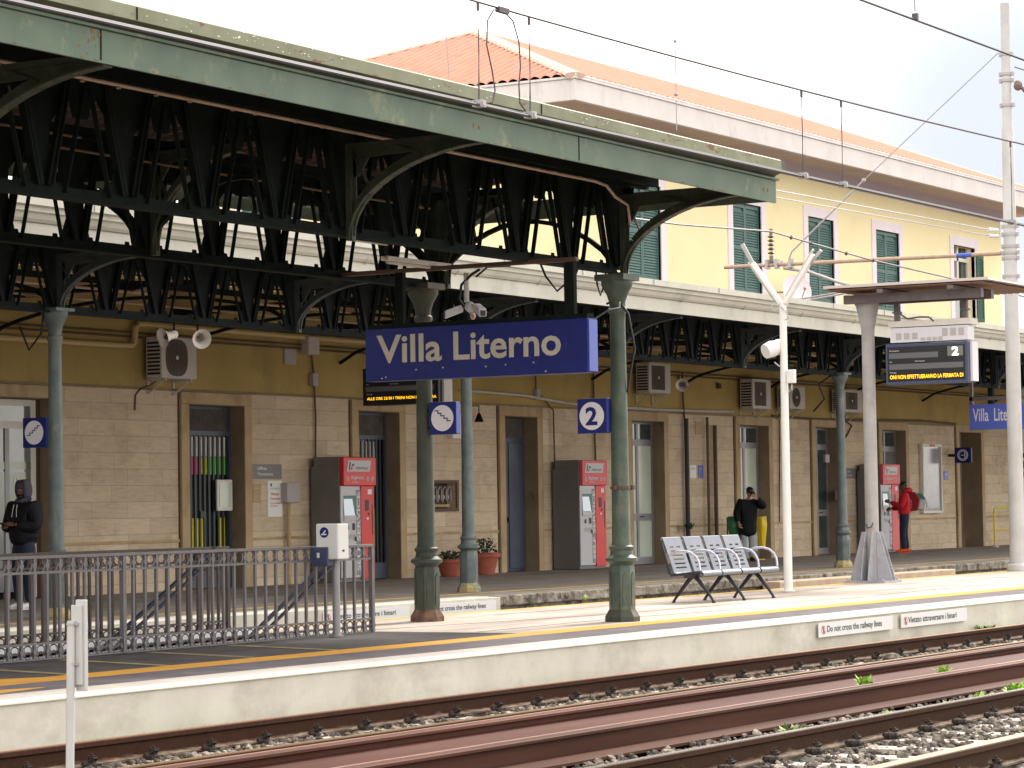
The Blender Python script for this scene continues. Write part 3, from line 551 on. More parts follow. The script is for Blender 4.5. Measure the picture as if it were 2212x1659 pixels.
# --- doors
def barred_door(a,b,h,n,posters):  # posters also holds the white panels that stand in for daylight
    y=28.94; mb=MB()
    mb.box(a,a+.06,y,y+.06,0,h); mb.box(b-.08,b,y,y+.06,0,h); mb.box(a+.06,b-.08,y,y+.06,2.62,2.70); mb.box(a+.06,b-.08,y,y+.06,0,.30); mb.box(a+.06,b-.08,y,y+.06,h-.06,h)
    d=mb.build('door','door_blue',B)
    mb=MB(); mb.box(a+.06,b-.08,y+.02,y+.03,2.70,h-.06); sub('transom_pane',mb,'transom',d)
    mb=MB(); mb.box(a+.06,b-.08,y+.10,y+.11,.30,2.62); mb.cur=0; sub('pane',mb,'glass_dark',d)
    mb=MB()
    for x0,x1,z0,z1,k in posters: mb.cur=k; mb.box(x0,x1,y+.0,y+.008,z0,z1)  # white panels stand in for daylight seen through the glass, beside coloured posters
    sub('poster',mb,['pos_white','pos_green','pos_yellow','pos_pink'],d)
    for i in range(n):
        x=lerp(a+.12,b-.16,i/(n-1)); mb=MB(); mb.box(x-.026,x+.026,y-.03,y-.01,.30,2.62); sub('bar',mb,'bars',d)
    mb=MB(); mb.box(a+.62,a+.72,y-.05,y-.03,1.2,1.32); sub('lock',mb,'bars',d)
    return d
d=barred_door(37.29,38.87,3.14,11,[(37.6,38.75,2.26,2.60,0),(37.6,37.98,1.95,2.25,3),(38.0,38.2,1.95,2.25,2),(38.22,38.76,1.95,2.25,1),(37.6,38.12,.7,1.2,2),(38.5,38.66,.7,1.2,2)])
mb=MB(); mb.box(38.32,38.76,28.84,28.88,1.32,1.86); sub('notice_board',mb,'frame_white',d,bevel=.01)
mb=MB(); mb.box(38.38,38.70,28.832,28.8395,1.38,1.80); sub('notice_sheet',mb,'glass_pale',d)
barred_door(42.41,43.80,3.14,10,[(42.55,43.4,1.75,2.58,0),(43.1,43.35,.6,1.3,1)])
# closed slate double door
a,b=47.68,48.98; mb=MB(); mb.box(a,b,28.99,29.02,0,3.15); d=mb.build('door','door_blue',B)
mb=MB(); mb.box(a+.02,a+.62,28.96,28.988,.05,2.62); mb.box(a+.66,b-.02,28.96,28.988,.05,2.62); sub('door_leaf',mb,'door_blue',d,bevel=.008)
mb=MB(); mb.box(a+.02,b-.02,28.965,28.988,2.72,3.12); sub('transom_pane',mb,'transom',d)
mb=MB(); mb.box(a+.55,a+.60,28.92,28.955,1.0,1.1); sub('handle',mb,'bars',d)
def glass_door(a,b,h,pane,dark=False,yy=28.93):
    y=yy; m=(a+b)/2; mb=MB()
    for x0,x1 in ((a,a+.07),(m-.05,m+.05),(b-.09,b)): mb.box(x0,x1,y,y+.05,0,h)
    for z0,z1 in ((0,.16),(.96,1.12),(2.62,2.76),(h-.06,h)):
        mb.box(a+.07,m-.05,y,y+.05,z0,z1); mb.box(m+.05,b-.09,y,y+.05,z0,z1)
    d=mb.build('door','door_grey',B)
    for z0,z1,pm in ((.16,.96,pane),(1.12,2.62,pane),(2.76,h-.06,'glass_dark')):
        for x0,x1 in ((a+.07,m-.05),(m+.05,b-.09)):
            q=MB(); q.box(x0,x1,y+.02,y+.03,z0,z1); sub('pane',q,pm,d)
    q=MB(); q.tube([(m+.09,y-.01,1.05),(m+.09,y-.06,1.05),(m+.2,y-.06,1.05)],.012,6); sub('handle',q,'bars',d)
    return d
glass_door(53.07,54.57,3.16,'glass_pale'); glass_door(58.39,59.97,3.16,'glass_pale'); glass_door(62.65,63.98,3.18,'glass_dark'); glass_door(66.81,68.38,3.18,'glass_grey')
# far left wide glazed entrance
a,b=30.9,33.78; y=28.92; mb=MB(); mb.box(a,b,y,y+.06,3.02,3.12); mb.box(a,b,y,y+.06,2.66,2.78); mb.box(b-.22,b-.10,y,y+.06,0,3.02)
d=mb.build('door','frame_white',B)
mb=MB(); mb.box(a,b-.22,y+.02,y+.03,2.78,3.02); sub('transom_pane',mb,'glass_grey',d)
mb=MB(); mb.box(a,b-.22,y+.02,y+.03,.1,2.66); sub('pane',mb,'glass_grey',d)
mb=MB(); mb.box(a,b-.22,y+.008,y+.018,2.02,2.14); mb.box(a,b-.24,y+.008,y+.018,1.2,1.98); sub('reflection_band',mb,'glass_reflection_green',d)  # green bands painted as reflections in the entrance glass
mb=MB(); mb.box(32.95,33.05,y,y+.06,0,2.66); mb.box(31.6,31.7,y,y+.06,0,2.66); sub('mullion',mb,'door_grey',d)
mb=MB(); mb.box(b-.10,b,y-.01,y+.05,0,3.12); sub('dark_jamb',mb,'brown_frame',d)
mb=MB(); 
for dx,rot in ((0,.4),(.12,-.5)): mb.bar((33.15+dx,y+.005,1.75),(33.15+dx+.08*rot,y+.005,1.9),.004,.03)
sub('decal',mb,'pos_white',d)
# far right open doorway with pale inner reveal
mb=MB(); mb.box(72.21,73.0,29.0,29.05,.95,2.9); mb.box(72.21,73.0,29.0,29.05,0,.93); d=mb.build('door','jamb',B)
mb=MB(); mb.box(73.0,73.1,28.95,29.05,0,3.19); sub('door_frame',mb,'brown_frame',d)
mb=MB(); mb.box(72.35,72.75,28.96,28.99,2.75,3.05); sub('lamp_panel',mb,'pos_white',d)
# grilled hatch in the stone wall
mb=MB(); mb.box(44.87,45.93,YW-.03,YW+.0,1.24,1.30); mb.box(44.87,45.93,YW-.03,YW,1.79,1.85); mb.box(44.87,44.95,YW-.03,YW,1.30,1.79); mb.box(45.85,45.93,YW-.03,YW,1.30,1.79); mb.box(44.95,45.85,28.9,28.95,1.3,1.79)
w=mb.build('window','brown_frame',B)
mb=MB()
for i in range(5):
    x=45.0+.17*i; mb.tube([(x,28.78,1.42),(x,28.78,1.66),(x+.03,28.76,1.72),(x+.09,28.76,1.72),(x+.12,28.78,1.66),(x+.12,28.78,1.45)],.012,6); mb.ball((x+.06,28.80,1.52),.035,.02,.05,8,5)
sub('grille',mb,'galv',w)
mb=MB(); mb.box(45.0,45.7,28.74,28.8,1.33,1.38); sub('sill',mb,'jamb',w)

# --- upper storey x 50.9..75.9
UX0,UX1,UY1=50.1,75.9,38.2
wins=[(53.1,54.66,6.29,8.43),(58.31,59.85,6.29,8.43),(62.53,64.08,6.29,8.43),(66.75,68.30,6.29,8.43),(72.18,73.78,6.29,8.43)]
mb=MB(); wall(mb,UX0,UX1,5.6,9.6,YW,YW+.4,[(a,b,z0,z1) for a,b,z0,z1 in wins]); mb.box(UX0+.001,UX1-.001,YW+.401,YW+.5,5.6,9.6)
mb.box(UX0,UX0+.3,YW+.502,UY1,5.6,9.6); mb.box(UX1-.3,UX1,YW+.502,UY1,5.6,9.6); mb.box(UX0,UX1,UY1-.3,UY1-.001,3,9.6)
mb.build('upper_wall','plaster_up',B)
mb=MB()
for a,b,z0,z1 in wins:
    mb.box(a-.26,a,YW-.03,YW+.1,z0-.1,z1+.26); mb.box(b,b+.26,YW-.03,YW+.1,z0-.1,z1+.26); mb.box(a,b,YW-.03,YW+.1,z1,z1+.26)
for ya in (33.6,36.2): 
    mb.box(UX0-.03,UX0+.0,ya-.95,ya-.70,6.2,8.69); mb.box(UX0-.03,UX0,ya+.70,ya+.95,6.2,8.69); mb.box(UX0-.03,UX0,ya-.70,ya+.70,8.43,8.69)
mb.build('window_surround','surround',B,bevel=.006)
def leaf(parent,o,dx,dn,w,h,m):
    """louvred shutter leaf: frame and slats, o bottom corner, dx along width, dn outward normal"""
    o=Vector(o);dx=Vector(dx);dn=Vector(dn);z=Vector((0,0,1)); mb=MB()
    def pc(u0,u1,v0,v1,t0=0,t1=.035): 
        c=o+dx*((u0+u1)/2)+z*((v0+v1)/2)+dn*((t0+t1)/2); mb.obox(c,dx*(u1-u0)/2,z*(v1-v0)/2,dn*(t1-t0)/2)
    pc(0,.055,0,h);pc(w-.055,w,0,h);pc(.055,w-.055,0,.09);pc(.055,w-.055,h-.09,h);pc(.055,w-.055,h*.5-.04,h*.5+.04)
    n=int((h-.2)/.062)
    for i in range(n):
        v=.1+i*.062; c=o+dx*(w/2)+z*(v+.03)+dn*.015; d2=(z*.033-dn*.016); mb.obox(c,dx*(w/2-.056),d2,(dn*.033+z*.016).normalized()*.003)
    pc(.055,w-.055,.09,h-.09,-.012,-.008)
    return mb.build('shutter',m,parent)
for i,(a,b,z0,z1) in enumerate(wins):
    if i<4:
        mid=(a+b)/2; y=YW+.08
        leaf(B,(a+.01,y,z0+.01),(1,0,0),(0,-1,0),mid-a-.015,z1-z0-.02,'shutter'); leaf(B,(mid+.005,y,z0+.01),(1,0,0),(0,-1,0),b-mid-.015,z1-z0-.02,'shutter')
    else:
        mb=MB(); mb.box(a,b,YW+.25,YW+.27,z0,z1); w=mb.build('window','glass_dark',B)
        mb=MB()
        for x0,x1 in ((a,a+.08),(a+.72,a+.84),(b-.08,b)): mb.box(x0,x1,YW+.18,YW+.24,z0,z1)
        mb.box(a+.08,b-.08,YW+.18,YW+.24,z0,z0+.08); mb.box(a+.08,a+.72,YW+.18,YW+.24,z0+1.18,z0+1.26); mb.box(a+.08,b-.08,YW+.18,YW+.24,z1-.4,z1-.3); sub('window_frame',mb,'frame_white',w)
        mb=MB(); mb.box(a+.1,a+.7,YW+.12,YW+.16,z0,z0+.6); sub('balustrade',mb,'glass_grey',w)
        leaf(B,(b+.02,YW-.04,z0+.05),Vector((.97,-.25,0)).normalized(),Vector((-.25,-.97,0)).normalized(),.32,z1-z0-.25,'shutter_green')
for ya in (33.6,36.2):
    for s in (0,1): leaf(B,(UX0-.03,ya+.69-.70*s,6.29),(0,-1,0),(-1,0,0),.69,2.13,'shutter')
# cornice: fascia, flat soffit and cove
CX0,CX1,CY0,CY1=48.76,77.1,27.5,39.5
mb=MB()
mb.box(CX0,CX1,CY0,CY0+.12,9.59,10.03); mb.box(CX0,CX0+.12,CY0+.12,CY1,9.59,10.03); mb.box(CX1-.12,CX1,CY0+.12,CY1,9.59,10.03)
mb.box(CX0-.03,CX1+.03,CY0-.03,CY0+.2,10.032,10.085); mb.box(CX0-.03,CX1+.03,CY0-.03,CY0-.006,10.086,10.135); mb.box(CX0-.03,CX0+.2,CY0+.2,CY1,10.032,10.085)
mb.build('cornice','cornice',B,bevel=.01)
mb=MB(); cv=MB()
prof=[(0,9.62),(.78,9.62),(.88,9.60),(1.0,9.54),(1.10,9.45),(1.18,9.37),(1.21,9.33)]
for (d0,h0),(d1,h1) in zip(prof,prof[1:]):
    d0b,d1b=d0+.12,d1+.02 if False else d1+.12
    ex0,ex1=CX0+d0+.12,CX1-d0-.12; fx0,fx1=CX0+d1+.12,CX1-d1-.12
    if h1<9.58 and mb is not cv: pass
    tgt=cv if h0<9.61 else mb
    tgt.quad((ex0,CY0+d0+.0,h0),(ex1,CY0+d0,h0),(fx1,CY0+d1,h1),(fx0,CY0+d1,h1))
    mb.quad((ex0,CY0+d0,h0),(fx0,CY0+d1,h1),(fx0,CY1,h1),(ex0,CY1,h0)); mb.quad((ex1,CY0+d0,h0),(fx1,CY0+d1,h1),(fx1,CY1,h1),(ex1,CY1,h0))
mb.box(CX0+.13,CX1-.13,CY0+.13,CY1,9.64,9.66)
mb.build('soffit','soffit',B,smooth=True); cv.build('cove','cove',B,smooth=True)
# hip roof: corrugated tile courses running from ridge to eave
RW=6.0; RZ=10.09; RR=12.42
mb=MB()
def hip(o,al,up,L,p=.26):
    o=Vector(o);al=Vector(al);up=Vector(up); n=int(L/p); nn=al.cross(up); nn=nn if nn.z>0 else -nn
    sl=Vector((up.x*RW,up.y*RW,RR-RZ)); nrm=al.cross(sl).normalized(); nrm=nrm if nrm.z>0 else -nrm
    for i in range(n):
        for s in range(4):
            u0=(i+s/4)*p; u1=(i+(s+1)/4)*p; h=[0,.05,.065,.05,0]
            t0=min(u0,L-u0,RW)/RW; t1=min(u1,L-u1,RW)/RW
            a=o+al*u0+nrm*h[s]; b=o+al*u1+nrm*h[s+1]
            mb.quad(a,b,b+sl*max(t1,0),a+sl*max(t0,0))
hip((CX0,CY0,RZ),(1,0,0),(0,1,0),CX1-CX0); hip((CX0,CY1,RZ),(0,-1,0),(1,0,0),CY1-CY0); hip((CX1,CY0,RZ),(0,1,0),(-1,0,0),CY1-CY0); hip((CX1,CY1,RZ),(-1,0,0),(0,-1,0),CX1-CX0)
rf=mb.build('roof','tile_roof',B)
mb=MB()
def ridge(p0,p1,n,wd=.22):
    p0=Vector(p0);p1=Vector(p1)
    for i in range(n):
        a=p0.lerp(p1,i/n); b=p0.lerp(p1,(i+1.05)/n); mb.tube([a,b],[wd,wd*.92],10,flat=.35,ref=(0,0,1))
ridge((CX0,CY0,RZ),(CX0+RW,CY0+RW,RR),26); ridge((CX0+RW,CY0+RW,RR),(CX1-RW,CY0+RW,RR),50,.08); ridge((CX1,CY0,RZ),(CX1-RW,CY0+RW,RR),26); ridge((CX0,CY1,RZ),(CX0+RW,CY0+RW,RR),26)
sub('ridge_tiles',mb,'tile_ridge',rf,smooth=True)

# ================================================================== CANOPIES
def truss(parent,xs_nodes,y,z0,z1,half,m,w=.07,th=.05,name='truss'):
    """lattice girder along x: chords, W bracing, posts and gusset plates"""
    a,b=xs_nodes[0],xs_nodes[-1]; mb=MB()
    mb.box(a,b,y-.06,y+.06,z0,z0+.015); mb.box(a,b,y-.007,y+.007,z0+.016,z0+.11); mb.box(a,b,y-.07,y+.07,z1-.015,z1); mb.box(a,b,y-.007,y+.007,z1-.13,z1-.016)
    H=z1-z0
    def pl(pts,yy,t=.010): mb.prism([(u,yy,v) for u,v in pts],(0,t,0))
    for i,x in enumerate(xs_nodes):
        L=xs_nodes[i+1]-x if i+1<len(xs_nodes) else x-xs_nodes[i-1]; k=.27*L
        # node: hourglass gusset with two broad flats rising in a V
        pl([(x-.22,z0+.05),(x+.22,z0+.05),(x+.20,z0+.17),(x+.125,z0+.34),(x+.125,z1-.42),(x+k+.05,z1-.2),(x+k+.10,z1-.02),(x-k-.10,z1-.02),(x-k-.05,z1-.2),(x-.125,z1-.42),(x-.125,z0+.34),(x-.20,z0+.17)],y+.010)
        for s in (-1,1):
            mb.bar((x+s*.06,y-.02-.01*s,z0+.1),(x+s*k,y-.02-.01*s,z1-.05),w*1.1,.012); mb.bar((x+s*.06,y-.05,z0+.1),(x+s*k,y-.05,z1-.05),.012,w*.8)
        if i+1<len(xs_nodes):
            xm=x+L/2
            pl([(xm-.2,z1-.02),(xm+.2,z1-.02),(xm+.10,z1-.34),(xm-.10,z1-.34)],y+.034)
            for s in (-1,1): mb.bar((xm+s*.03,y-.035-.008*s,z1-.08),(xm+s*.26*L,y-.035-.008*s,z0+.06),w*.5,.012); pl([(xm+s*.26*L-.07,z0+.02),(xm+s*.26*L+.07,z0+.02),(xm+s*.26*L+.03,z0+.15),(xm+s*.26*L-.03,z0+.15)],y+.0455+.001*s,.006)
    return mb.build(name,m,parent)
def bracket(parent,x,y0,z0,y1,z1,m,w=.11,name='bracket'):
    """quarter-arch rib from the column head (y0,z0) out to the fascia (y1,z1)"""
    mb=MB(); n=12; P=[]
    for i in range(n+1):
        t=i/n*PI/2; P.append((y1+(y0-y1)*math.cos(t)**1.15 if True else 0, z0+(z1-z0)*math.sin(t)**.92))
    for (ya,za),(yb,zb) in zip(P,P[1:]): mb.bar((x,ya,za),(x,yb,zb),w,.018,side=(1,0,0))
    for (ya,za),(yb,zb) in zip(P,P[1:]): mb.bar((x,ya,za+.05),(x,yb,zb+.05),.012,.10,side=(1,0,0))
    Q=[(x,a+(.0),b) for a,b in P]
    fill=[Q[0],Q[1],Q[2],Q[3],(x,y0,P[3][1]+.05)]; mb.prism(fill,(.012,0,0))
    mb.prism([(x,P[8][0],z1+.06),Q[8],Q[9],Q[10],Q[11],Q[12],(x,y1,z1+.06)],(.012,0,0))
    sg=1 if y1>y0 else -1
    mb.prism([(x,y0,z1+.06),(x,y0,z1-.22),(x,y0+sg*.10,z1-.22),(x,y0+sg*.22,z1-.04),(x,P[8][0]-sg*.0,z1-.02),(x,P[8][0],z1+.06)],(.012,0,0))
    mb.prism([(x,y0,P[3][1]),(x,y0+sg*.07,P[3][1]),(x,y0+sg*.07,z1),(x,y0,z1)],(.012,0,0))
    for k in range(2,n-1):
        ya,za=P[k]
        for s in (-1,1): mb.ball((x+s*.035,ya,za-.012),.010,.010,.010,5,3)
    mb.bar((x,y0,z1+.08),(x,y1,z1+.08),.08,.05,side=(1,0,0)); mb.bar((x,y0,z0),(x,y0,z1+.1),.07,.07,side=(1,0,0))
    mb.bar((x,P[4][0],P[4][1]+.05),(x,P[4][0]+.22*(1 if y0>y1 else -1),z1+.06),.05,.012,side=(1,0,0)); mb.bar((x,P[8][0],P[8][1]+.05),(x,P[6][0],z1+.06),.05,.012,side=(1,0,0))
    return mb.build(name,m,parent)
COLP=[(0,.215),(.035,.215),(.06,.20),(.10,.155),(.13,.145)]
def column(parent,x,y,m,mbase,top=3.95,s=1.):
    c=MB(); c.lathe(x,y,[(.13,.150*s),(.60,.150*s),(.64,.13*s)],8,PI/8)
    for k in range(8):
        a=PI/8*2*k; 
        c.prism([Vector((x+math.cos(a)*.14*s-math.sin(a)*q*.035,y+math.sin(a)*.14*s+math.cos(a)*q*.035,z)) for q,z in((-1,.18),(1,.18),(1,.5),(0,.56),(-1,.5))],(math.cos(a)*.006,math.sin(a)*.006,0))
    c.lathe(x,y,[(.64,.135*s),(.66,.15*s),(.68,.185*s),(.715,.185*s),(.73,.15*s),(.75,.13*s),(.80,.125*s),(.82,.14*s),(.845,.14*s),(.86,.115*s),(.90,.105*s),(2.2,.098*s),(3.40,.088*s),(3.50,.092*s),(3.52,.108*s),(3.56,.108*s),(3.58,.09*s),(3.64,.095*s),(3.72,.12*s),(3.80,.165*s),(3.83,.18*s),(3.88,.18*s)],18)
    c.box(x-.19*s,x+.19*s,y-.19*s,y+.19*s,3.88,top)
    o=c.build('column',m,parent,smooth=True)
    b=MB(); b.lathe(x,y,[(-.01,.20*s),(.05,.20*s),(.09,.175*s),(.13,.152*s)],8,PI/8); sub('column_base',b,mbase,o)
    return o
# --- island canopy
IC=thing('platform_canopy','green painted iron canopy on lattice girders over the island platform','canopy',(22,16.3,0)); IC.location=(0,0,0)
c1=column(IC,27.67,15.10,'column_green','column_rusty'); c2=column(IC,27.25,17.47,'column_rusty','base_rust'); column(IC,11.0,15.10,'column_green','column_rusty'); column(IC,11.0,17.47,'column_green','column_rusty')
mb=MB(); mb.lathe(27.67,15.10,[(1.50,.118),(1.53,.118)],20); mb.box(27.50,27.56,15.08,15.12,1.49,1.54); mb.box(27.78,27.84,15.0,15.04,1.49,1.54); sub('clamp_band',mb,'brown_frame',c1)
nodes=[27.67-1.11*i for i in range(17)][::-1]
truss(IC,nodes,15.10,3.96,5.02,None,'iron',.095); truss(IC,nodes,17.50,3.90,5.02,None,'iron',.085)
bx=[27.67,22.12,16.57,11.02]
for x in bx:
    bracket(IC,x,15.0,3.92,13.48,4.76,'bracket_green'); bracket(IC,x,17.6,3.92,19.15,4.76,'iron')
    bracket(IC,x,17.4,3.92,16.3,4.9,'bracket_green')
    mb=MB()  # cross arch between the two girders
    P=[(15.1+2.4*i/14,4.02+.62*math.sin(PI*i/14)**.7) for i in range(15)]
    for (ya,za),(yb,zb) in zip(P,P[1:]): mb.bar((x,ya,za),(x,yb,zb),.06,.05,side=(1,0,0))
    for k in range(1,14,2): mb.bar((x,P[k][0],P[k][1]),(x,P[k][0]+.12,5.0),.04,.02,side=(1,0,0))
    mb.bar((x,15.1,5.02),(x,17.5,5.02),.08,.08,side=(1,0,0)); mb.build('cross_arch','iron',IC)
# fascia profile swept along x, gently falling to the right
def sweep(parent,name,m,prof,x0,x1,dz0=.07,dz1=0.,**k):
    mb=MB(); n=len(prof); mb.add([(x0,y,z+dz0) for y,z in prof]+[(x1,y,z+dz1) for y,z in prof],[tuple(range(n))[::-1],tuple(range(n,2*n))]+[(i,(i+1)%n,n+(i+1)%n,n+i) for i in range(n)]); return mb.build(name,m,parent,**k)
FX0,FX1=6.,28.47
fa=sweep(IC,'fascia','green_fascia',[(13.45,4.73),(13.45,4.985),(13.475,4.985),(13.475,4.73)],FX0,FX1)
sweep(IC,'fascia_moulding','green_fascia',[(13.425,4.99),(13.425,5.012),(13.475,5.012),(13.475,4.99)],FX0,FX1+.05)
sweep(IC,'gutter','gutter_shade_olive',[(13.475,5.016),(13.46,5.03),(13.42,5.05),(13.33,5.075),(13.32,5.08),(13.32,5.20),(13.34,5.20),(13.34,5.10),(13.44,5.07),(13.50,5.06),(13.50,5.016)],FX0,FX1-.02)
sweep(IC,'gutter_lip','green_lip',[(13.295,5.075),(13.295,5.185),(13.318,5.20),(13.318,5.075)],FX0,28.30)
sweep(IC,'rear_fascia','green_fascia',[(19.2,4.83),(19.2,5.10),(19.17,5.10),(19.17,4.83)],FX0,FX1)
mb=MB(); mb.box(28.44,28.468,13.48,19.165,4.75,4.98); mb.build('end_fascia','green_fascia',IC)
mb=MB()
for x,z in ((16.35,5.02),(16.43,5.0),(22.0,4.905),(21.9,4.91),(28.15,4.88),(28.25,4.88)): mb.ball((x,13.449,z-.02),.018,.006,.025,7,4)
for i in range(16): mb.ball((16.33+random.gauss(0,.09),13.449,4.93+random.gauss(0,.07)),random.uniform(.006,.016),.003,random.uniform(.006,.02),6,3)
for i in range(60):
    x=random.uniform(12,28.2); mb.ball((x,13.449,4.745+.07*(28.47-x)/22.4),.03,.003,.006,5,3)
struct(sub('rust_spots',mb,'rust',fa),'stuff')
mb=MB()
for i in range(60):
    x=random.choice([18.2,18.8,17.6,21.5,24,26.5])+random.gauss(0,.35); mb.ball((x,13.294,5.12+.07*(28.47-x)/22.4+random.uniform(-.03,.06)),random.uniform(.006,.022),.002,random.uniform(.002,.006),5,3)
struct(sub('flaked_paint',mb,'white_flake',fa),'stuff')
mb=MB()
for x in (16.45,23.9): mb.box(x-.006,x+.006,13.444,13.45,4.75+.07*(28.47-x)/22.4,4.985+.07*(28.47-x)/22.4)
for x in (16.7,22.9): mb.box(x-.006,x+.006,13.288,13.295,5.08+.07*(28.47-x)/22.4,5.18+.07*(28.47-x)/22.4)
sub('panel_joint',mb,'iron',fa)
def corr(parent,x0,x1,pitch,depth,ys_zs,m,name='roof_sheet',dz0=0,dz1=0):
    mb=MB(); prof=[]; x=x0
    while x<x1:
        prof+=[(x,0),(x+pitch*.35,0),(x+pitch*.5,depth),(x+pitch*.85,depth)]; x+=pitch
    vs=[];
    for y,z in ys_zs: vs+=[(px,y,z+pz+lerp(dz0,dz1,(px-x0)/(x1-x0))) for px,pz in prof]
    n=len(prof); fs=[(r*n+i,r*n+i+1,(r+1)*n+i+1,(r+1)*n+i) for r in range(len(ys_zs)-1) for i in range(n-1)]
    mb.add(vs,fs); return mb.build(name,m,parent)
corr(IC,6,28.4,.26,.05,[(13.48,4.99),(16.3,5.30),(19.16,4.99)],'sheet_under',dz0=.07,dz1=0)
mb=MB()
for y,z in ((14.97,5.08),(15.10,5.06),(16.3,5.19),(17.5,5.06),(18.6,4.96)): mb.box(6,28.4,y-.05,y+.05,z-.06,z+.06)
mb.build('purlin','iron',IC)
mb=MB(); mb.tube([(6,14.88,4.99),(16,14.88,4.985),(26.8,14.88,4.93),(27.1,14.9,4.91),(27.3,14.9,4.8),(27.5,14.85,4.72),(27.55,14.85,4.5)],.017,7)
for i in range(34): x=10+i*.5+random.uniform(-.1,.1); mb.lathe(x,14.88,[(4.94,.022),(4.95,.022)],8)
mb.build('conduit','conduit',IC,smooth=True)
mb=MB(); mb.tube([(6,16.6,4.86),(20,16.6,4.83)],.015,6); mb.tube([(20.2,17.2,4.83),(27,17.2,4.8)],.015,6); mb.build('conduit','cable_brown',IC)
# hanging tube lights
def tube_light(x0,x1,y,z,label):
    t=thing('tube_light',label,'light fitting',((x0+x1)/2,y,z),'tube lights under the island canopy')
    mb=MB(); mb.box(x0,x1,y-.05,y+.05,z,z+.05); mb.build('housing','rust_white',t,bevel=.008)
    mb=MB(); mb.tube([(x0+.05,y,z-.015),(x1-.05,y,z-.015)],.018,8); mb.build('tube','cream',t,smooth=True)
    mb=MB(); mb.tube([(x0+.2,y,z+.05),(x0+.2,y,z+.35)],.008,5); mb.tube([(x1-.2,y,z+.05),(x1-.2,y,z+.35)],.008,5); mb.build('hanger','iron',t)
tube_light(24.67,25.95,16.3,3.98,'pale tube light just above the left end of the big station name sign')
tube_light(24.15,25.0,16.45,4.2,'short bright tube light higher under the canopy, left of the brown sign beam')
# loose cables by the column
mb=MB(); mb.tube([(27.6,16.1,4.2),(27.6,16.0,3.98),(27.6,15.85,3.80),(27.6,15.6,3.98),(27.6,15.5,4.2)],.014,6); mb.tube([(27.6,15.34,4.1),(27.6,15.32,3.85),(27.6,15.28,3.72),(27.6,15.22,3.85),(27.6,15.2,4.05)],.012,6)
mb.tube([(27.6,15.2,3.62),(27.6,15.05,3.66),(27.65,14.95,3.5),(27.7,14.9,3.1),(27.7,14.97,2.8),(27.7,15.0,2.6)],.014,6); mb.tube([(25.6,14.4,3.22),(26.0,14.3,3.42),(26.8,14.6,3.5),(27.5,14.98,3.63)],.012,6)
mb.build('loose_cable','cable',IC,smooth=True)

# --- station canopy
S=thing('platform_canopy','cream edged iron canopy with dark lattice girder along the station building','canopy',(40,25,0)); S.location=(0,0,0)
SB=[12.4,17.3,22.2,27.05,32.25,37.0,41.9,46.7,51.4,55.6,59.9,64.8,69.7,74.6,79.5]
for x in (17.3,27.05,36.95,51.30,61.55,69.7,79.5): column(S,x,22.9,'column_blue','base_yellow',3.92,.95)
nd=[]
for a,b in zip(SB,SB[1:]): nd+=[lerp(a,b,i/5) for i in range(5)]
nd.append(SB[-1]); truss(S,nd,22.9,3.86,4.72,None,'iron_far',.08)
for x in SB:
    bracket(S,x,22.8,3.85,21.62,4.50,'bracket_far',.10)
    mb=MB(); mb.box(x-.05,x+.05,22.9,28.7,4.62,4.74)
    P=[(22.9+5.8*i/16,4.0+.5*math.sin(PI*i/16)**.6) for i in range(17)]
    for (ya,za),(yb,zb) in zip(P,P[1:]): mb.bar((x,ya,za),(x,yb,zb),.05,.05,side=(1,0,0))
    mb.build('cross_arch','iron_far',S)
mb=MB(); mb.box(59.66,59.78,22.84,22.96,3.45,3.86); mb.build('bracket_foot','iron_far',S)
def swp(name,m,prof): return sweep(S,name,m,prof,5,100,0,0)
swp('fascia','cream',[(21.5,4.54),(21.5,4.76),(21.53,4.76),(21.53,4.54)])
swp('gutter','cream',[(21.47,4.765),(21.43,4.80),(21.40,4.86),(21.36,4.875),(21.36,4.93),(21.30,4.945),(21.30,5.04),(21.33,5.04),(21.36,4.95),(21.53,4.90),(21.53,4.765)])
mb=MB()
for i in range(36): x=8+2.4*i; mb.tube([(x,21.49,4.74),(x,21.44,4.76),(x,21.42,4.83)],.008,4); mb.box(x+1.1,x+1.108,21.285,21.30,4.95,5.04)
mb.build('gutter_hook','galv',S)
corr(S,5,100,.26,.045,[(21.53,4.93),(25,5.10),(28.69,5.22)],'sheet_under')
mb=MB()
for y in (22.2,22.9,24.8,26.7): mb.box(5,100,y-.05,y+.05,4.79,4.88)
mb.build('purlin','iron_far',S)
mb=MB()
for y,z in ((23.6,4.58),(25.1,4.5),(27.3,4.6),(27.9,4.45)): mb.tube([(5,y,z),(90,y,z)],.022,6)
for x in (30.5,40,49,58): mb.tube([(x,23.6,4.56),(x+.8,25.0,4.5),(x+1.1,27.3,4.58)],.02,6)
mb.build('conduit','conduit',S)
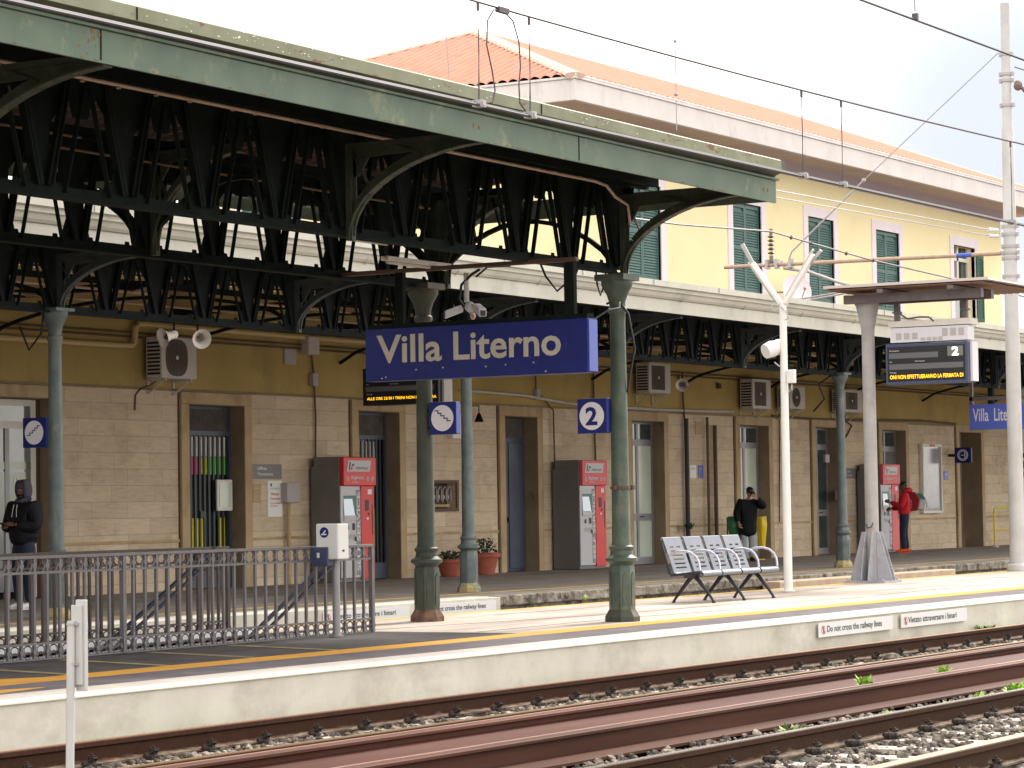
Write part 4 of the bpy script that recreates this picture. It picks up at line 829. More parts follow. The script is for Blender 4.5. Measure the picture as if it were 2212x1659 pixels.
# ================================================================== SIGNS
# big station name sign, hung across the platform
t=thing('station_sign','big dark blue hanging name sign with weathered cream letters between the two green columns','sign',(25.5,15.7,2.74),'station name signs')
mb=MB(); mb.box(25.5,25.71,14.28,17.12,2.73,3.31); mb.build('sign_box','sign_blue',t,bevel=.008)
mb=MB(); mb.box(25.53,25.68,14.30,17.10,3.312,3.36); mb.build('top_channel','iron',t)
mb=MB(); mb.box(25.515,25.695,14.268,14.279,2.745,3.295); mb.build('side_panel','sign_blue_side',t)
mb=MB(); mb.text('Villa',(25.499,16.965,2.935),.855,.30,'-X',.02); mb.text('Literno',(25.499,15.96,2.935),1.355,.30,'-X',.02); mb.build('lettering','letter',t)
mb=MB()
for y,z in ((16.1,2.85),(15.55,2.84),(15.3,2.85),(14.95,2.86),(16.45,2.84),(16.9,2.76),(16.85,2.77),(14.8,2.76)): mb.ball((25.498,y,z),.003,.012,.009,6,4)
mb.build('dirt_spots','letter',t)
mb=MB(); mb.box(25.57,25.64,14.48,14.60,3.31,3.92); mb.box(25.57,25.64,16.66,16.76,3.31,3.93); mb.build('hanger','iron',t)
mb=MB(); mb.box(25.57,25.64,14.45,17.5,3.93,3.975); mb.build('support_beam','brown_frame',t,bevel=.004)
# cctv cameras above the sign
t=thing('security_camera','cluster of white security cameras on a cable wrapped stem above the big blue sign','camera',(26.3,16.25,3.9))
mb=MB(); mb.tube([(26.3,16.28,3.95),(26.3,16.28,3.62)],.03,8); mb.ball((26.3,16.24,3.56),.06,.06,.07,10,7); mb.ball((26.3,16.2,3.46),.035,.035,.04,8,6); mb.build('stem','rust_white',t,smooth=True)
for yy,s in ((16.42,1),(16.08,-1)):
    mb=MB(); mb.obox((26.25,yy,3.52),Vector((-.6,.75*s,-.35)).normalized()*.11,Vector((.75,.6*s,0)).normalized()*.045,Vector((0,0,1))*.045); mb.build('camera_body','white',t,bevel=.008)
    mb=MB(); mb.obox((26.25-.07,yy+.088*s,3.52-.042),Vector((-.6,.75*s,-.35)).normalized()*.004,Vector((.75,.6*s,0)).normalized()*.03,Vector((0,0,1))*.03); mb.build('lens','black',t)
mb=MB(); mb.tube([(26.3,16.1,3.98),(26.29,16.2,3.93),(26.28,16.33,3.82),(26.27,16.36,3.65),(26.27,16.26,3.52),(26.27,16.22,3.42)],.016,6); mb.tube([(26.3,15.7,4.0),(26.3,16.0,4.0),(26.3,16.15,3.9)],.012,6); mb.build('cable','cable',t,smooth=True)
# platform number and stairs signs
def icon_sign(x,y0,y1,z0,z1,kind,label,th=.10,side='sign_blue_side'):
    t=thing('pictogram_sign',label,'sign',(x,(y0+y1)/2,z0),'square blue platform signs')
    mb=MB(); mb.box(x,x+th,y0,y1,z0,z1); mb.build('sign_box','sign_blue',t,bevel=.006)
    mb=MB(); mb.box(x+.008,x+th-.008,y0-.008,y0-.001,z0+.008,z1-.008); mb.build('side_panel',side,t)
    c=(x-.001,(y0+y1)/2,(z0+z1)/2); r=(z1-z0)*.40
    mb=MB(); mb.disc(c,r,'-X',.004,36); mb.build('disc','disc',t)
    mb=MB(); cx,cy,cz=c; xx=x-.006
    if kind=='2': mb.text('2',(xx,cy+.078,cz-.098),.155,.195,'-X',.03)
    else:
        s=1 if kind=='down' else -1; n=5; P=[]
        for i in range(n): P+=[(cy+s*(.105-.21*i/n),cz+(.085-.15*i/n)),(cy+s*(.105-.21*(i+1.25)/n),cz+(.085-.15*(i-.1)/n))]
        P=P[:-1]+[(P[-1][0],P[-1][1])]
        for (ya,za),(yb,zb) in zip(P,P[1:]): mb.bar((xx,ya,za),(xx,yb,zb),.004,.011,side=(1,0,0))
    mb.build('symbol','sign_blue',t)
    return t
t=icon_sign(27.55,15.20,15.58,2.14,2.54,'2','square blue sign with a white disc and the number 2 on the right green column')
mb=MB(); mb.box(27.655,27.72,15.16,15.30,2.18,2.50); mb.build('mounting','black',t)
t=icon_sign(27.15,16.98,17.34,2.17,2.55,'down','square blue sign with stairs going down to the right beside the rusty column')
mb=MB(); mb.tube([(27.2,17.34,2.45),(27.2,17.42,2.45)],.01,6); mb.tube([(27.2,17.34,2.25),(27.2,17.42,2.25)],.01,6); mb.build('mounting','iron',t)
icon_sign(27.0,23.02,23.40,2.16,2.54,'up','square blue sign with rising stairs beside the leftmost column')
# second station name sign, further along
t=thing('station_sign','lighter blue name sign with white letters hanging far off beside the pale mast','sign',(58,22.0,2.88),'station name signs')
mb=MB(); mb.box(58,58.16,19.9,22.76,2.87,3.43); mb.build('sign_box','sign_blue_light',t,bevel=.008)
mb=MB(); mb.text('Villa',(57.999,22.68,3.06),.37,.28,'-X',.012); mb.text('Literno',(57.999,22.18,3.06),.62,.28,'-X',.012); mb.build('lettering','white',t)
mb=MB(); mb.box(58.05,58.11,22.70,22.78,3.43,4.6); mb.box(58.05,58.11,20.2,20.28,3.43,3.6); mb.box(58.05,58.11,20.2,22.78,3.52,3.60); mb.build('hanger','steel_dark',t)
t=thing('dark_sign','small black sign with white writing at the right edge of the picture beyond the mast','sign',(58,21.4,1.8))
mb=MB(); mb.box(58,58.05,20.6,21.57,1.8,2.32); mb.build('sign_plate','black',t)
mb=MB(); mb.text('Uscita',(57.999,21.52,2.12),.7,.10,'-X'); mb.text('Exit',(57.999,21.52,1.90),.4,.10,'-X'); mb.build('lettering','white',t)
mb=MB(); mb.box(58.01,58.04,21.0,21.04,-.01,1.8); mb.build('post','steel_dark',t)

# departure boards
def board(x,y0,y1,z0,z1,txt,label,kind,th=.32):
    t=thing('departure_board',label,'display board',(x,(y0+y1)/2,z0),'departure boards'); w=y1-y0; h=z1-z0
    mb=MB(); mb.box(x,x+th,y0,y1,z0,z1); mb.build('housing','board_frame' if kind else 'black',t,bevel=.01)
    mb=MB(); mb.box(x+.10,x+th+.03,y0-.04,y0-.001,z0+.02,z1-.01); mb.build('side_cover','board_grey' if kind else 'pillar',t)
    mb=MB(); mb.box(x-.008,x-.001,y0+.05,y1-.04,z0+.05,z1-.05); mb.build('screen','black',t)
    Y=lambda u:lerp(y1-.04,y0+.05,u); Z=lambda v:lerp(z0+.05,z1-.05,v)
    mb=MB(); mb.box(x-.012,x-.0085,Y(.66),Y(.02),Z(.66),Z(.82)); mb.box(x-.012,x-.0085,Y(.98),Y(.02),Z(.34),Z(.50)); mb.build('lcd_row','lcd_grey',t)
    mb=MB()
    for u,v,s in ((.03,.87,'Destinazione'),(.03,.55,'Ora'),(.36,.55,'Informazioni'),(.03,.24,'Messaggi')): mb.text(s,(x-.013,Y(u),Z(v)),.014*len(s)*w/1.43,.022,'-X')
    mb.build('small_lettering','white',t)
    if kind:
        mb=MB(); mb.box(x-.012,x-.0085,Y(.98),Y(.78),Z(.68),Z(.96)); mb.build('number_window','lcd_green',t)
        mb=MB(); mb.text('2',(x-.014,Y(.84),Z(.70)),.11,.13,'-X',.035); mb.build('number','led_white',t)
    mb=MB(); x0t,x1t=(.03,.985) if kind else (.04,1.02)
    mb.text(txt,(x-.014,Y(x0t),Z(.07)),w*.93*(x1t-x0t),.062 if kind else .045,'-X',.008 if kind else 0); mb.build('led_text','amber',t)
    return t
t=board(41.6,16.33,17.75,3.20,3.86,'ONI NON EFFETTUERANNO LA FERMATA DI','departure board with the number 2 hung under the small shelter roof',True)
mb=MB(); mb.box(41.62,41.9,16.33,17.67,3.88,4.12); mb.build('ventilated_housing','board_grey',t,bevel=.006)
mb=MB()
for y in (17.52,17.38,17.24): mb.box(41.61,41.618,y-.045,y+.045,3.93,4.03)
for y in (16.72,16.58,16.44): mb.box(41.61,41.618,y-.045,y+.045,3.96,4.08)
for y in (17.1,17.0,16.9,16.8): mb.box(41.61,41.618,y-.035,y+.035,3.90,3.95)
mb.build('vent','grey_box',t)
mb=MB(); mb.box(41.6,41.95,16.28,17.69,4.13,4.23); mb.build('rusty_beam','rust_white',t,bevel=.004)
mb=MB()
for y in (17.57,16.40): mb.box(41.66,41.74,y-.04,y+.04,4.23,4.56); mb.box(41.63,41.77,y-.06,y+.06,4.36,4.39)
mb.build('hanger','steel_dark',t)
mb=MB(); mb.tube([(41.6,17.50,4.45),(41.6,17.46,4.33),(41.6,17.35,4.26),(41.6,17.15,4.28),(41.6,16.98,4.27),(41.6,16.9,4.2)],.014,6); mb.build('cable','cable_brown',t)
board(37.0,23.45,24.9,2.98,3.58,'ALLE ORE 23/30 I TRENI NON EFFETTUERA','black departure board half hidden behind the big blue sign and the rusty column',False)

# ------------------------------------------------------------------ shelter on the grey pillar
t=thing('platform_shelter','small flat corrugated shelter roof on one grey pillar with triangular fins','shelter',(41.6,18.05,0))
mb=MB(); mb.tube([(41.6,18.05,.02),(41.6,18.05,3.9),(41.6,18.05,4.12),(41.6,18.05,4.56)],[.112,.105,.108,.20],20); mb.build('pillar','pillar',t,smooth=True)
mb=MB()
for a in (0,PI/2,PI,3*PI/2):
    for off in (-.06,.06):
        ca,sa=math.cos(a+.0),math.sin(a+.0); px,py=-sa*off,ca*off
        mb.prism([(41.6+px+ca*.10,18.05+py+sa*.10,.03),(41.6+px+ca*.36,18.05+py+sa*.36,.03),(41.6+px+ca*.36,18.05+py+sa*.36,.07),(41.6+px+ca*.15,18.05+py+sa*.15,.82),(41.6+px+ca*.10,18.05+py+sa*.10,.82)],(-sa*.012,ca*.012,0))
mb.box(41.25,41.95,17.70,18.40,-.005,.03)
for a in (-.3,.3):
    for b in (-.3,.3): mb.lathe(41.6+a,18.05+b,[(.03,.022),(.06,.022)],6)
mb.build('base_fin','pillar_steel',t)
mb=MB(); mb.box(41.3,41.42,15.97,18.34,4.53,4.67); mb.box(41.75,41.87,15.97,18.34,4.53,4.67); mb.box(40.95,42.6,17.5,17.6,4.66,4.72); mb.box(40.95,42.6,16.3,16.4,4.66,4.72); mb.build('beam','steel_dark',t)
mb=MB(); mb.box(40.95,43.6,15.80,18.5,4.735,4.75); mb.build('roof_underside','shelter_under',t)
q=corr(t,0,2.64,.115,.035,[(0,0),(1,0)],'shelter_edge','roof_sheet')
q.data.clear_geometry(); 
mb=MB(); prof=[]; y=15.70
while y<18.55: prof+=[(y,4.75),(y+.04,4.75),(y+.055,4.79),(y+.10,4.79)]; y+=.115
n=len(prof); mb.add([(40.93,a,b+.015) for a,b in prof]+[(44.15,a,b+.015) for a,b in prof],[(i,i+1,n+i+1,n+i) for i in range(n-1)]); mb.add([(40.93,a,b+.02) for a,b in prof]+[(44.15,a,b+.02) for a,b in prof],[(i,i+1,n+i+1,n+i) for i in range(n-1)])
bpy.data.objects.remove(q); mb.build('roof_sheet','shelter_edge',t)
mb=MB(); mb.box(40.915,40.935,15.70,18.52,4.765,4.81); mb.build('edge_strip','shelter_edge',t)
mb=MB(); mb.tube([(41.475,18.1,.95),(41.46,18.07,.88),(41.475,18.0,.9),(41.48,17.98,.97)],.008,5); mb.build('wire_hook','bars',t)

# ------------------------------------------------------------------ white lamp pole with two raised tube lamps
t=thing('platform_lamp','white lamp pole with two tube lamps raised in a V and a round loudspeaker','lamp post',(37.2,17.5,0))
mb=MB(); mb.tube([(37.2,17.5,0),(37.2,17.5,1.5),(37.2,17.5,4.30)],[.066,.062,.052],16); mb.lathe(37.2,17.5,[(0,.10),(.015,.10),(.02,.07)],16); mb.build('pole','lamp_white',t,smooth=True)
for (p0,p1) in (((37.2,17.53,4.27),(37.2,17.98,4.90)),((37.2,17.46,4.27),(37.2,16.98,4.97))):
    mb=MB(); a=Vector(p0);b=Vector(p1); mb.bar(a,b,.09,.06,side=(1,0,0)); arm=mb.build('lamp_arm','lamp_white',t,bevel=.01)
    d=(b-a).normalized(); nn=Vector((0,-d.z,d.y)); 
    mb=MB(); mb.tube([a+d*.1-nn*.05,b+d*.06-nn*.05],.02,8); sub('tube',mb,'cream',arm,smooth=True)
mb=MB(); mb.bar((37.2,17.96,4.86),(37.2,18.15,5.2),.02,.06,side=(1,0,0)); mb.bar((37.2,17.05,4.84),(37.2,16.86,5.03),.02,.05,side=(1,0,0)); mb.build('end_plate','galv',t)
mb=MB(); mb.tube([(37.2,17.62,3.62),(37.13,17.66,3.60),(37.03,17.72,3.56)],[.11,.125,.11],16); mb.ball((37.22,17.60,3.63),.10,.09,.12,12,8); mb.build('loudspeaker','lamp_white',t,smooth=True)
mb=MB(); mb.box(37.12,37.2,17.30,17.42,3.08,3.28); mb.build('junction_box','lamp_white',t,bevel=.01)
mb=MB(); mb.tube([(37.18,17.37,3.08),(37.16,17.36,2.98),(37.16,17.41,2.95),(37.17,17.42,3.0)],.012,6); mb.tube([(37.15,17.6,4.3),(37.1,17.66,4.2),(37.12,17.58,4.15)],.01,5); mb.tube([(37.14,17.5,4.22),(37.12,17.42,4.15),(37.14,17.38,4.05),(37.14,17.44,4.02)],.01,5)
mb.tube([(37.2,17.5,3.3),(37.13,17.56,3.35),(37.13,17.62,3.40)],.012,5); mb.build('cable','galv',t)
# ------------------------------------------------------------------ catenary mast
MX,MY=48.35,18.1
t=thing('catenary_mast','tall pale tapered mast at the right edge carrying a tan arm and wires','mast',(MX,MY,0))
mb=MB(); mb.tube([(MX,MY,0),(MX,MY,4.0),(MX,MY,8.15),(MX,MY,8.18),(MX,MY,10.5)],[.142,.132,.108,.092,.084],20); mb.lathe(MX,MY,[(0,.2),(.10,.19),(.14,.15)],16); mb.build('pole','mast',t,smooth=True)
mb=MB(); 
for z,r in ((9.55,.10),(9.18,.11),(9.06,.11),(8.6,.108),(6.35,.13),(6.2,.13),(5.98,.135),(5.86,.14),(5.76,.135),(5.42,.13)): mb.lathe(MX,MY,[(z-.025,r),(z+.025,r)],14); mb.box(MX-.03,MX+.03,MY+r-.02,MY+r+.03,z-.04,z+.04); mb.box(MX-.03,MX+.03,MY-r-.04,MY-r+.02,z-.035,z+.035)
mb.build('clamp','galv',t)
mb=MB(); mb.tube([(MX,MY+.18,5.86),(MX,23.98,5.93)],.038,12); mb.build('arm','arm_tan',t,smooth=True)
mb=MB(); mb.tube([(MX,MY+.75,5.868),(MX,MY+1.05,5.872)],.041,12); mb.build('tape','blue_tape',t)
mb=MB(); mb.tube([(MX,MY+.14,9.60),(MX,21.0,7.42)],.010,5); mb.tube([(MX,21.0,7.42),(MX,22.53,6.15),(MX,22.6,6.0)],.016,6); mb.ball((MX,21.0,7.42),.03,.05,.04,6,5); mb.build('stay_wire','wire_pale',t)
mb=MB(); mb.tube([(MX,22.97,5.95),(MX,22.97,6.1)],.04,8)
for k in range(5): mb.lathe(MX,22.97,[(6.12+.08*k,.03),(6.15+.08*k,.075),(6.18+.08*k,.03)],10)
mb.tube([(MX,22.97,6.5),(MX,22.97,6.62)],.035,8); mb.build('insulator','insul',t,smooth=True)
mb=MB(); mb.tube([(MX,22.75,5.98),(MX,22.70,5.84),(MX,22.2,5.75),(MX,21.6,5.52),(MX,21.35,5.44)],.03,8); mb.tube([(MX,22.85,5.85),(MX,22.9,6.02)],.05,6); mb.tube([(MX,22.6,5.86),(MX,22.55,6.0)],.05,6)
for y in (23.05,22.85,22.55): mb.box(MX-.07,MX+.07,y-.03,y+.03,5.84,6.02)
mb.tube([(MX,23.02,5.12),(MX,22.3,5.18),(MX,21.3,5.30)],.022,6); mb.tube([(MX,23.02,5.20),(MX,22.3,5.23),(MX,21.3,5.34)],.018,6); mb.build('registration_arm','galv',t)
mb=MB(); mb.tube([(MX,21.45,5.28),(MX,21.15,5.33)],[.05,.05],8)
for z,xx in ((6.28,-.5),(6.17,-.5)): mb.tube([(MX-.1,MY+.2,z),(MX-.35,MY+.28,z)],.035,8)
mb.build('insulator','white',t)
mb=MB(); mb.tube([(MX,MY-.2,9.0),(MX,MY-.3,8.9),(MX+.1,MY-.45,8.7),(MX+.4,MY-.8,8.4)],.04,6); mb.ball((MX,MY-.22,8.95),.07,.09,.10,8,6); mb.tube([(MX,MY-.16,9.3),(MX+.3,MY-.9,9.0)],.012,5); mb.build('fitting','insul',t)
# ------------------------------------------------------------------ overhead wires
def wire(t,name,pts,r,m,n=5): mb=MB(); mb.tube(pts,r,n); return mb.build(name,m,t)
def para(x0,x1,y,f,n=40): return [(lerp(x0,x1,i/n),y(lerp(x0,x1,i/n)) if callable(y) else y,f(lerp(x0,x1,i/n))) for i in range(n+1)]
t=thing('overhead_line','dark catenary wire with twin contact wires crossing in front of the canopy','overhead wire',(25,11.35,4)); t.location=(0,0,0); t['group']='overhead railway wires'
mz=lambda x:5.33+.0016*max(0,x-19)**1.85+.0022*max(0,19-x)**1.6
cz=lambda x:4.47+.0042*min(x,30)-.0 if x<30 else 4.596
wire(t,'messenger_wire',para(5,90,11.35,mz,60),.011,'wire',6)
wire(t,'contact_wire',para(5,90,11.33,lambda x:4.497+.0012*(x-16),30),.0125,'contact_wire',6); wire(t,'contact_wire',para(5,90,11.37,lambda x:4.518+.0012*(x-16),30),.0125,'contact_wire',6)
for x in (18.57,19.37,24.65,25.6,30.4,36.,42.):
    mb=MB(); z=mz(x); zc=4.53+.0012*(x-16); mb.tube([(x,11.35,z),(x,11.35,z-.07)],.014,6); mb.tube([(x,11.35,z-.06),(x,11.345,(z+zc)/2),(x-.01,11.35,zc)],.004,5); mb.tube([(x,11.352,z-.25),(x+.008,11.35,zc+.1),(x+.004,11.35,zc)],.003,4); mb.build('dropper','wire',t)
    mb=MB(); mb.box(x-.04,x+.04,11.31,11.39,zc-.045,zc+.01); mb.box(x-.02,x+.02,11.30,11.31,zc-.035,zc+.0); mb.build('wire_clamp','galv',t)
mb=MB(); mb.tube([(18.92,11.35,mz(18.92)-.02),(18.80,11.34,5.30),(18.70,11.34,5.2),(18.68,11.34,5.0),(18.76,11.34,4.8),(18.80,11.34,4.65),(18.76,11.34,4.55),(18.66,11.35,4.53)],.007,6); mb.tube([(18.98,11.35,mz(19)-.02),(19.13,11.36,5.26),(19.22,11.36,5.1),(19.24,11.36,4.9),(19.21,11.36,4.75),(19.22,11.36,4.6),(19.3,11.35,4.54)],.007,6); mb.box(18.87,19.03,11.33,11.37,mz(19)-.035,mz(19)+.01); mb.build('jumper_loop','wire',t,smooth=True)
# thin stay with ends visible against the sky
mb=MB(); mb.tube([(22.26,11.5,5.53),(22.26,11.5,5.06)],.006,6); mb.tube([(22.26,11.5,5.0),(22.26,11.5,4.72)],.005,6); mb.ball((22.26,11.5,5.54),.018,.018,.018,6,4); mb.ball((22.26,11.5,5.05),.025,.02,.018,6,4); mb.tube([(22.26,11.5,5.53),(22.0,11.5,5.42)],.002,4); mb.build('dropper','wire_pale',t)
t=thing('overhead_line','single lilac grey contact wire crossing the top right corner of the sky','overhead wire',(18,7.2,4.6)); t.location=(0,0,0); t['group']='overhead railway wires'
wire(t,'contact_wire',para(5,60,7.2,lambda x:4.60+.0005*x-.008,20),.008,'contact_wire',6)
mb=MB(); mb.box(17.50,17.525,7.18,7.22,4.60,4.645); mb.tube([(17.51,7.2,4.66),(17.5,7.2,4.9),(17.53,7.2,5.4)],.0035,5); mb.build('dropper','wire',t)
t=thing('overhead_line','wires on the far track running behind the shelter roof to the mast','overhead wire',(45,20,5.7)); t.location=(0,0,0); t['group']='overhead railway wires'
wire(t,'messenger_wire',[(28,20.4,5.62),(35,20.2,5.70),(38.73,20,5.74),(42.1,20,5.89),(43.8,20,5.81),(46,20,5.71),(47.1,20,5.68),(50,20,5.61),(60,20,5.3)],.016,'wire')
for x,z in ((42.9,5.85),(43.7,5.81),(45.2,5.74),(46.4,5.70)): 
    mb=MB(); mb.ball((x,20,z),.03,.03,.04,6,4); mb.build('wire_clamp','wire',t)
wire(t,'feeder_wire',[(20,18.2,6.0),(38.2,18.2,6.13),(MX-.35,MY+.28,6.28)],.010,'wire_pale'); wire(t,'feeder_wire',[(20,18.2,5.86),(38.2,18.2,6.02),(MX-.35,MY+.28,6.17)],.010,'wire_pale')
wire(t,'pale_wire',[(38.9,24.4,9.2),(39.3,24.4,4.9)],.008,'wire_pale')

# ------------------------------------------------------------------ fence round the stairs
def fence(x0,x1,y,label,m,posts,pitch=.177,top=.94,endcap=True):
    t=thing('iron_fence',label,'fence',((x0+x1)/2,y,0),'ornamental iron fences round the stairs')
    mb=MB(); mb.box(x0,x1,y-.022,y+.022,top-.03,top); mb.build('top_rail',m,t,bevel=.004)
    mb=MB(); mb.box(x0,x1,y-.014,y+.014,.775,.795); mb.box(x0,x1,y-.014,y+.014,.135,.155); mb.box(x0,x1,y-.014,y+.014,.0,.012); mb.build('middle_rail',m,t)
    for p in posts: q=MB(); q.box(p-.024,p+.024,y-.024,y+.024,0,top-.031); q.build('post',m,t)
    n=int((x1-x0)/pitch); b0=None
    for i in range(n+1):
        x=x1-i*pitch
        if b0 is None:
            q=MB(); q.box(x-.013,x+.013,y-.013,y+.013,.012,top-.03); b0=q.build('baluster',m,t); xb=x
        elif all(abs(x-p)>.03 for p in posts): copy_part(b0,x-xb)
    for zc,f in ((.85,1),(.075,-1)):
        q=MB()
        for i in range(n):
            x=x1-(i+.5)*pitch; xl=x1-i*pitch
            r=.065
            if f>0:
                K=14; ring=[(x+r*math.cos(2*PI*k/K),y,zc+.004+r*math.sin(2*PI*k/K)) for k in range(K+1)]; q.tube(ring,.0088,4,cap=False)
            else:
                for zz,rr in ((.042,.032),(.094,.038)):
                    K=10; q.tube([(x+rr*1.35*math.cos(2*PI*k/K),y,zz+rr*math.sin(2*PI*k/K)) for k in range(K+1)],.0075,4,cap=False)
            h=.034 if f>0 else .03; q.prism([(xl-.013,y-.015,zc-h),(xl+.013,y-.015,zc-h),(xl+.028,y-.015,zc-.006),(xl+.028,y-.015,zc+.014),(xl-.028,y-.015,zc+.014),(xl-.028,y-.015,zc-.006)],(0,.03,0))
            for s in (-1,1): q.tube([(xl,y,zc-.05),(xl+.028*s,y,zc-.055),(xl+.032*s,y,zc-.068)],.006,4); q.tube([(xl+.012*s,y,zc+.01),(xl+.03*s,y,zc+.045)],.007,4)
        q.build('scroll_band',m,t)
    return t
fence(14.6,24.66,16.50,'nearer iron fence with rings along its top, in front of the stairwell','fence',(24.64,20.44,16.3))
t=fence(14.6,23.80,17.78,'farther brown iron fence on the back side of the stairwell','fence_dark',(23.78,19.6,15.4))
def handrail(x0,z0,x1,z1,y,label):
    t=thing('handrail',label,'handrail',(x0,y,0),'dark blue stair handrails')
    mb=MB(); mb.tube([(x0,y,z0),(x1,y,z1)],.024,10); mb.tube([(x0,y,z0-.10),(x1,y,z1-.10)],.018,8); mb.build('rail','handrail',t,smooth=True)
    mb=MB()
    for k in range(3): u=.1+.4*k; x=lerp(x0,x1,u); z=lerp(z0,z1,u); mb.tube([(x,y,z),(x,y,z-.12),(x,y+(.1 if y>17.2 else -.1),z-.16)],.012,6)
    mb.build('rail_bracket','handrail',t)
handrail(24.3,.86,21.3,-.72,16.72,'dark blue handrail sloping down the stairs just behind the nearer fence')
handrail(23.3,.93,19.6,-.98,17.58,'dark blue handrail sloping down the stairs on the farther side, left of the other')
# ticket validator on its post
t=thing('ticket_validator','white and blue ticket validator box on a grey post in front of the fence end','ticket validator',(23.7,16.2,0))
mb=MB(); mb.tube([(23.68,16.30,0),(23.68,16.30,.80)],.04,12); mb.lathe(23.68,16.30,[(0,.07),(.015,.07),(.02,.045)],12); mb.build('post','door_grey',t,smooth=True)
mb=MB(); mb.box(23.52,23.72,16.16,16.44,.80,1.17); mb.build('casing','white',t,bevel=.015)
mb=MB(); mb.box(23.50,23.62,16.28,16.50,.73,.93); mb.build('reader','board_frame',t,bevel=.012)
mb=MB(); mb.disc((23.519,16.33,1.08),.055,'-X',.004,24); mb.build('emblem','sign_blue',t)
mb=MB(); mb.bar((23.5125,16.365,1.06),(23.5125,16.30,1.06),.003,.014,side=(1,0,0)); mb.bar((23.5125,16.34,1.07),(23.5125,16.31,1.10),.003,.014,side=(1,0,0)); mb.text('1',(23.498,16.41,.82),.035,.05,'-X',.02); mb.build('symbol','white',t)
mb=MB(); mb.box(23.6,23.63,16.152,16.159,.88,.90); mb.build('lock','bars',t)

# ------------------------------------------------------------------ bench
t=thing('platform_bench','silver metal bench with four slotted seats and arched armrests on black legs','bench',(33.9,16.9,0))
SW=.595; x0b=32.75
def seatpan(x):
    mb=MB(); w=SW-.045
    # profile in (y,z): seat from front lip to rear; thin bent sheet
    P=[(16.66,.36),(16.645,.395),(16.67,.425),(16.80,.415),(17.02,.385),(17.09,.40)]
    mb.tube([(x,16.67,.385),(x+w,16.67,.385)],.034,12)
    for (ya,za),(yb,zb) in zip(P,P[1:]):
        c=Vector((x+w/2,(ya+yb)/2,(za+zb)/2)); d=Vector((0,yb-ya,zb-za)); mb.obox(c,(w/2,0,0),d/2*1.03,Vector((0,-d.z,d.y)).normalized()*.006)
    return mb.build('seat','bench',t,smooth=True)
def backpan(x):
    mb=MB(); w=SW-.085; a=Vector((x+.02,17.09,.40)); up=Vector((0,.165,.46)); n=Vector((0,-.46,.165)).normalized()
    def cell(u0,u1,v0,v1): 
        mb.obox(a+Vector((w*(u0+u1)/2,0,0))+up*((v0+v1)/2),(w*(u1-u0)/2,0,0),up*((v1-v0)/2),n*.006)
    rows=[.14,.26,.38,.50,.62,.74]; e=.012*2; v=0
    for i,r in enumerate(rows):
        cell(0,1,v,r-e)
        if i>=5: segs=[(.22,.42),(.60,.80)]
        elif i==4: segs=[(.20,.48),(.53,.80)]
        else: segs=[(.20,.80)]
        u=0
        for s0,s1 in segs: cell(u,s0,r-e,r+e); u=s1
        cell(u,1,r-e,r+e); v=r+e
    cell(0,1,v,1.0)
    tp=a+up; mb.tube([tp+Vector((0,.015,-.005)),tp+Vector((w,.015,-.005))],.02,8)
    return mb.build('backrest','bench',t)
for i in range(4):
    seatpan(x0b+i*SW); backpan(x0b+i*SW)
for i in range(5):
    x=x0b+i*SW-.022; mb=MB(); K=12
    P=[(17.12-.02,.66)]+[(16.86+.24*math.cos(PI*k/K*.55+.0+.25),.47+.24*math.sin(PI*k/K*.55+.25)) for k in range(1,K)]
    P=[(17.13,.64),(17.02,.685),(16.90,.69),(16.80,.665),(16.73,.61),(16.69,.53),(16.68,.43)]
    mb.tube([(x,y,z) for y,z in P],.012,8,flat=1.4); mb.build('armrest','chrome',t,smooth=True)
mb=MB(); mb.bar((x0b-.05,16.88,.36),(x0b+4*SW,16.88,.36),.07,.05); mb.build('beam','bench_leg',t,bevel=.004)
for i in (.35,1.9,3.45):
    x=x0b+i*SW
    mb=MB(); mb.tube([(x,16.93,.34),(x,17.12,.12),(x,17.20,.015)],[.032,.022,.018],8); mb.tube([(x,16.86,.34),(x,16.68,.13),(x,16.60,.015)],[.032,.022,.018],8); mb.ball((x,16.89,.35),.04,.07,.035,8,6)
    mb.lathe(x,17.2,[(-.005,.026),(.015,.026)],10); mb.lathe(x,16.6,[(-.005,.026),(.015,.026)],10); mb.build('leg','bench_leg',t,smooth=True)
for i in range(5):
    mb=MB(); x=x0b+i*SW-.022; mb.bar((x,17.13,.38),(x,17.25,.80),.02,.03,side=(1,0,0)); mb.bar((x,17.12,.37),(x,16.68,.40),.02,.035,side=(1,0,0)); mb.build('seat_bracket','bench_leg',t)

# ------------------------------------------------------------------ white post by the nearest track
PXM,PYM=10.26,8.6
t=thing('marker_post','slim white painted post with a narrow board clamped to it, nearest to the camera','post',(PXM,PYM,-.5))
mb=MB(); mb.tube([(PXM-.03,PYM,-.5),(PXM,PYM,.805)],[.021,.0195],16); mb.build('pole','post_white',t,smooth=True)
mb=MB(); mb.box(PXM+.028,PXM+.05,PYM-.062,PYM-.004,.47,.905); mb.build('board','post_white',t,bevel=.003)
mb=MB(); mb.box(PXM+.012,PXM+.028,PYM-.05,PYM+.01,.50,.88); mb.build('board_stiffener','post_white',t,bevel=.002)
for z in (.79,.60):
    mb=MB(); mb.lathe(PXM,PYM,[(z-.005,.0235),(z+.005,.0235)],14); mb.box(PXM,PXM+.03,PYM-.036,PYM-.022,z-.006,z+.006); mb.build('clamp','galv',t)
